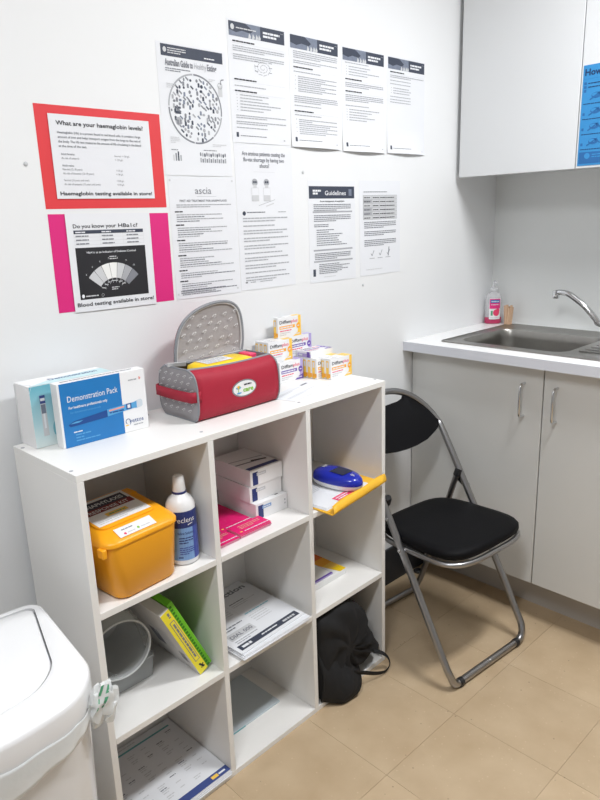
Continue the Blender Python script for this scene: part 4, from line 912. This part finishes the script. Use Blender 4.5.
# the lower flap hangs over the front edge of the cell to the floor
fl_ = []
for k in range(13):
    u = k/12; wv = .004*math.sin(k*1.3)
    tp = V(.662+.17*u, 0, .200-.145*u**1.3); bt = V(.660+.080*u, 0, .021*(1-u)**1.2+.0015)
    yt = -.268-.022*u; yb = -.290-.042*min(1, u*1.6)
    col = []
    for j in range(9):
        v = j/8; p = tp.lerp(bt, v); p.y = yt+(yb-yt)*math.sin(PI/2*min(1, v*1.25))-.016*math.sin(PI*v)+wv*v*(1-v)*3
        col.append(V(p.x-.79, p.y+.2, p.z-ZA))
    fl_.append(col)
m_ = MB(); m_.loft(fl_, 'black_fabric', False, False, closed=False); m_.build('front_flap', t, solid=.004, angle=80)
sp_ = smoothpath([V(.775, -.318, .070), V(.82, -.326, .048), V(.866, -.335, .024), V(.905, -.340, .012), V(.932, -.338, .022), V(.932, -.328, .045), V(.910, -.318, .068), V(.885, -.306, .080)], 5)
sp_ = [V(p.x-.79, p.y+.2, p.z-ZA) for p in sp_]
MB().tube(sp_, (.0018, .0085), 'black_fabric', n=8, flat=(0, 1, .5)).build('strap', t)

# ------------------------------------------------------------------ folding chair
CX = 1.195; HW = .192
t = thing('folding_chair', 'black padded folding chair with grey tubular frame by the cabinets', 'chair', (CX, -.33, 0), math.radians(-4.5))
def cp(x, y, z): return V(x-CX, y+.33, z)
def fy(z): return -.573+.568*z+.6*max(0, z-.55)**2
R_ = .0115
arc = []
for k in range(17):
    a = PI*k/16; c, s_ = math.cos(a), math.sin(a)
    xx = CX-HW*math.copysign(abs(c)**.85, c); zz = .655+.155*abs(s_)**.9; arc.append(cp(xx, fy(zz), zz))
fp_ = [cp(CX-.150, -.549, .0145), cp(CX-.164, -.549, .016), cp(CX-.178, -.548, .026), cp(CX-.187, -.543, .050), cp(CX-HW, fy(.10), .10), cp(CX-HW, fy(.4), .4)]+arc+[cp(CX+HW, fy(.4), .4), cp(CX+HW, fy(.10), .10), cp(CX+.187, -.543, .050), cp(CX+.178, -.548, .026), cp(CX+.164, -.549, .016), cp(CX+.150, -.549, .0145)]
MB().tube(smoothpath(fp_, 4), R_, 'tube', n=12).build('front_frame', t)
MB().tube([cp(CX-.148, -.549, .0145), cp(CX+.148, -.549, .0145)], R_*.98, 'tube', n=12).build('front_foot_bar', t)
for x in (-.146, .146):
    MB().tube([cp(CX+x-.008, -.549, .0135), cp(CX+x+.008, -.549, .0135)], .0134, 'black_plastic', n=12).build('rubber_foot', t)
MB().tube([cp(CX-.0012, -.549, .0145), cp(CX+.0012, -.549, .0145)], .0118, 'chrome', n=12).build('bar_seam', t)
RW = .175
def ry(z): return -.277+(.545-z)*.33
rp_ = [cp(CX-RW, ry(.530), .530), cp(CX-RW, ry(.3), .3), cp(CX-RW, ry(.09), .09), cp(CX-RW+.006, ry(.045), .045), cp(CX-RW+.03, ry(.018), .016), cp(CX-RW+.06, ry(.014), .0135), cp(CX+RW-.06, ry(.014), .0135), cp(CX+RW-.03, ry(.018), .016), cp(CX+RW-.006, ry(.045), .045), cp(CX+RW, ry(.09), .09), cp(CX+RW, ry(.3), .3), cp(CX+RW, ry(.530), .530)]
MB().tube(smoothpath(rp_, 5), .0105, 'tube', n=12).build('rear_frame', t)
for s_ in (-1, 1):
    MB().tube([cp(CX+s_*RW, ry(.520), .520), cp(CX+s_*RW, ry(.536), .536), cp(CX+s_*(RW+.003), ry(.542)+.001, .542)], .0125, 'black_plastic', n=12).build('end_cap', t)
    m_ = MB(); q = [cp(CX+s_*(RW+.009), ry(.53), .535), cp(CX+s_*(RW+.009), ry(.50), .500), cp(CX+s_*(RW+.011), fy(.478)+.004, .474), cp(CX+s_*(RW+.011), fy(.50)-.006, .505)]
    m_.loft([q, [p+V(s_*.004, 0, 0) for p in q]], 'black_plastic'); m_.build('hinge_bracket', t, smooth=False)
    m_ = MB(); m_.lathe([(.0055, 0), (.0055, .003), (.001, .005)], 'chrome', n=10); o = m_.build('rivet', t); o.rotation_euler.y = s_*PI/2; o.location = cp(CX+s_*(HW+.0105), fy(.485), .485)
    m_ = MB(); m_.lathe([(.0055, 0), (.0055, .003), (.001, .005)], 'chrome', n=10); o = m_.build('rivet', t); o.rotation_euler.y = s_*PI/2; o.location = cp(CX+s_*(HW+.0105), fy(.395), .395)
# seat pad: a rounded trapezoid, wider at the front
def seatloop(k, z, n=56):
    out = []
    for i in range(n):
        a = 2*PI*i/n; c, s_ = math.cos(a), math.sin(a); m = (abs(c)**4.2+abs(s_)**4.2)**(-1/4.2); yy = -.377+.178*m*s_*k; hw = .176-.05*(yy+.377); hw = hw+.006
        out.append(cp(CX-.001+hw*m*c*k, yy, z+(yy+.377)*-.03))
    return out
m_ = MB(); m_.loft([seatloop(.94, .409), seatloop(.985, .413), seatloop(1.0, .422), seatloop(.995, .431), seatloop(.96, .4385), seatloop(.85, .442), seatloop(.5, .443), seatloop(.1, .443)], 'black_vinyl'); m_.build('seat_pad', t, angle=70)
MB().tube([p+V(0, 0, -.012) for p in seatloop(.985, .409)], .0085, 'tube', n=10, closed=True).build('seat_frame', t)
# backrest pad with hand hole under the top tube
def bk(x, z, off): return cp(CX+x, fy(z)-off, z)
def toparc(x): u = min(abs(x)/HW, 1); return .655+.155*(max(0, 1-u**(2/.85)))**.45
topl = [(x, toparc(x)-.004) for x in [-.182, -.17, -.15, -.125, -.10]]
hole = [(-.092, .780), (-.060, .773), (0, .770), (.060, .773), (.092, .780)]
topr = [(x, toparc(x)-.004) for x in [.10, .125, .15, .17, .182]]
bot = [(.186, .690), (.17, .672), (.14, .660), (.10, .647), (.05, .640), (0, .638), (-.05, .640), (-.10, .647), (-.14, .660), (-.17, .672), (-.186, .690)]
ou = topl+hole+topr+bot
m_ = MB()
def bend(x): return .012*(1-(x/HW)**2)
cz = .70
def bl(k, off): return [cp(CX+x*k, fy(cz+(z-cz)*k)+bend(x*k)-off, cz+(z-cz)*k) for x, z in ou]
# strips keep the concave outline valid
xs = sorted(set([x for x, z in topl+hole+topr])); 
def upz(x):
    seq = topl+hole+topr
    for (a, za), (b_, zb) in zip(seq, seq[1:]):
        if a <= x <= b_: return za+(zb-za)*(x-a)/(b_-a)
    return seq[-1][1]
def loz(x):
    seq = bot[::-1]
    for (a, za), (b_, zb) in zip(seq, seq[1:]):
        if a <= x <= b_: return za+(zb-za)*(x-a)/(b_-a)
    return .69
colx = [-.184+.368*k/46 for k in range(47)]; rings = []
for x in colx:
    zt, zb = upz(max(-.182, min(.182, x))), loz(x); e = .0035
    zt = max(zt, zb+.004)
    zm = (zt+zb)/2
    def q(z, o_): return cp(CX+x, fy(z)+bend(x)-o_, z)
    rings.append([q(zb, .004), q(zb+e, .011), q(zm, .014), q(zt-e, .011), q(zt, .004), q(zt-e, -.004), q(zm, -.006), q(zb+e, -.004)])
m_.loft(rings, 'black_vinyl'); m_.build('backrest', t, angle=50)
# small round stopper on the floor by the wall
o = MB().lathe([(.018, 0), (.018, .006), (.014, .009), (.009, .008), (.0085, .004), (.001, .004)], 'black_plastic').build('rubber_stopper'); o.location = (1.50, -.035, .0003); tag(o, 'small round black rubber stopper on the floor behind the chair', 'stopper')

# ------------------------------------------------------------------ waste bin and its liner
t = thing('waste_bin', 'white plastic waste bin with inset lid in front of the shelf', 'bin', (-.275, -.365, 0), math.radians(-5))
def corner_rect(x0, x1, y0, y1, rb, rf, bulge, z, k=1., n=9):
    out = []
    for cx, cy, a, r in ((x1-rb, y1-rb, 0, rb), (x0+rb, y1-rb, 90, rb), (x0+rf, y0+rf, 180, rf), (x1-rf, y0+rf, 270, rf)):
        for q in range(n+1):
            t_ = math.radians(a+90*q/n); out.append((cx+r*math.cos(t_), cy+r*math.sin(t_)))
        if a == 180:
            for q in range(1, 9): u = q/9; out.append((x0+rf+(x1-x0-2*rf)*u, y0))
    res = []
    for x, y in out:
        if y < 0: y -= bulge*max(0, math.cos(x/(x1-x0)*PI))*min(1, -y/abs(y0))
        res.append(V(x*k, y*k, z))
    return res
def bo(k, z): return corner_rect(-.205, .205, -.160, .172, .030, .075, .045, z, k)
m_ = MB(); m_.loft([bo(.86, 0), bo(.875, .01), bo(.955, .558)], 'bin_white'); m_.build('bin_body', t, angle=60)
def bi(z, d=0.): return [V(p.x*(1+1.0*p.y), p.y, p.z) for p in corner_rect(-.165+d, .165-d, -.098+d, .158-d, .02, .055, .035, z)]
m_ = MB(); m_.loft([bo(.965, .5585), bo(.985, .568), bo(1.0, .600), bo(1.0, .640), bo(.992, .647), bo(.975, .650), bi(.650, -.004), bi(.6485), bi(.640)], 'bin_white', True, False); m_.build('rim', t, angle=60)
m_ = MB(); m_.loft([bi(.6375, .001), bi(.6395, .001)], 'groove'); m_.build('groove', t, smooth=False)
m_ = MB(); m_.loft([bi(.640, .003), bi(.6465, .003), bi(.6485, .006), bi(.6500, .04), bi(.6505, .08)], 'bin_white'); m_.build('swing_lid', t, angle=60)
t = thing('bin_liner', 'thin white plastic bin liner folded over the bin edge', 'bin liner', (-.275, -.365, 0), math.radians(-5))
lo_ = bo(1.0, 0); lo_ = [p for p in lo_ if p.y < -.10]; lo_ = sorted(lo_, key=lambda p: p.x+.6*(p.y+.16)); m_ = MB(); rows = []
dense = smoothpath(lo_, 3)
for n_, p in enumerate(dense):
    u = n_/(len(dense)-1); low = .604-.10*max(0, min(1, (.97-u)/.75))**1.1; col = []
    for k in range(9):
        v = k/8; z = .606+(low-.606)*v; s_ = 1.010+.004*math.sin(u*70+v*4)*v+.010*v
        col.append(V(p.x*s_, p.y*s_, z+.0015*math.sin(u*53)))
    rows.append(col)
m_.loft(rows, 'liner', False, False, closed=False); m_.build('folded_skirt', t, solid=.0006, angle=80)
# gathered surplus of the liner at the corner next to the shelf
m_ = MB(); NQ = 30; rg = []
for k in range(22):
    v = k/21; kk = v*11; r_ = .005+.024*math.sin(PI*min(1, .08+v*.86))**.75; ring = []
    for q in range(NQ):
        a = 2*PI*q/NQ; rr_ = r_*(1+.30*math.sin(3*a+kk*.9)+.16*math.sin(5*a-kk*1.3)); ring.append(V(.176+.042*v+rr_*.45*math.cos(a)+.004*math.sin(kk*2.2)+.006, -.156+.010*v+rr_*.62*math.sin(a), .622-.046*v+rr_*1.0*math.cos(a)))
    rg.append(ring)
m_.loft(rg, 'liner'); gi = m_.mi('green_ink')
for n_, f in enumerate(m_.f):
    if len(f) == 4:
        k, q = n_//NQ, n_ % NQ
        if (k in (4, 6) and q in (21, 23, 24, 26, 27)) or (k == 8 and q in (22, 25)): m_.m[n_] = gi
m_.build('gathered_surplus', t, angle=25)
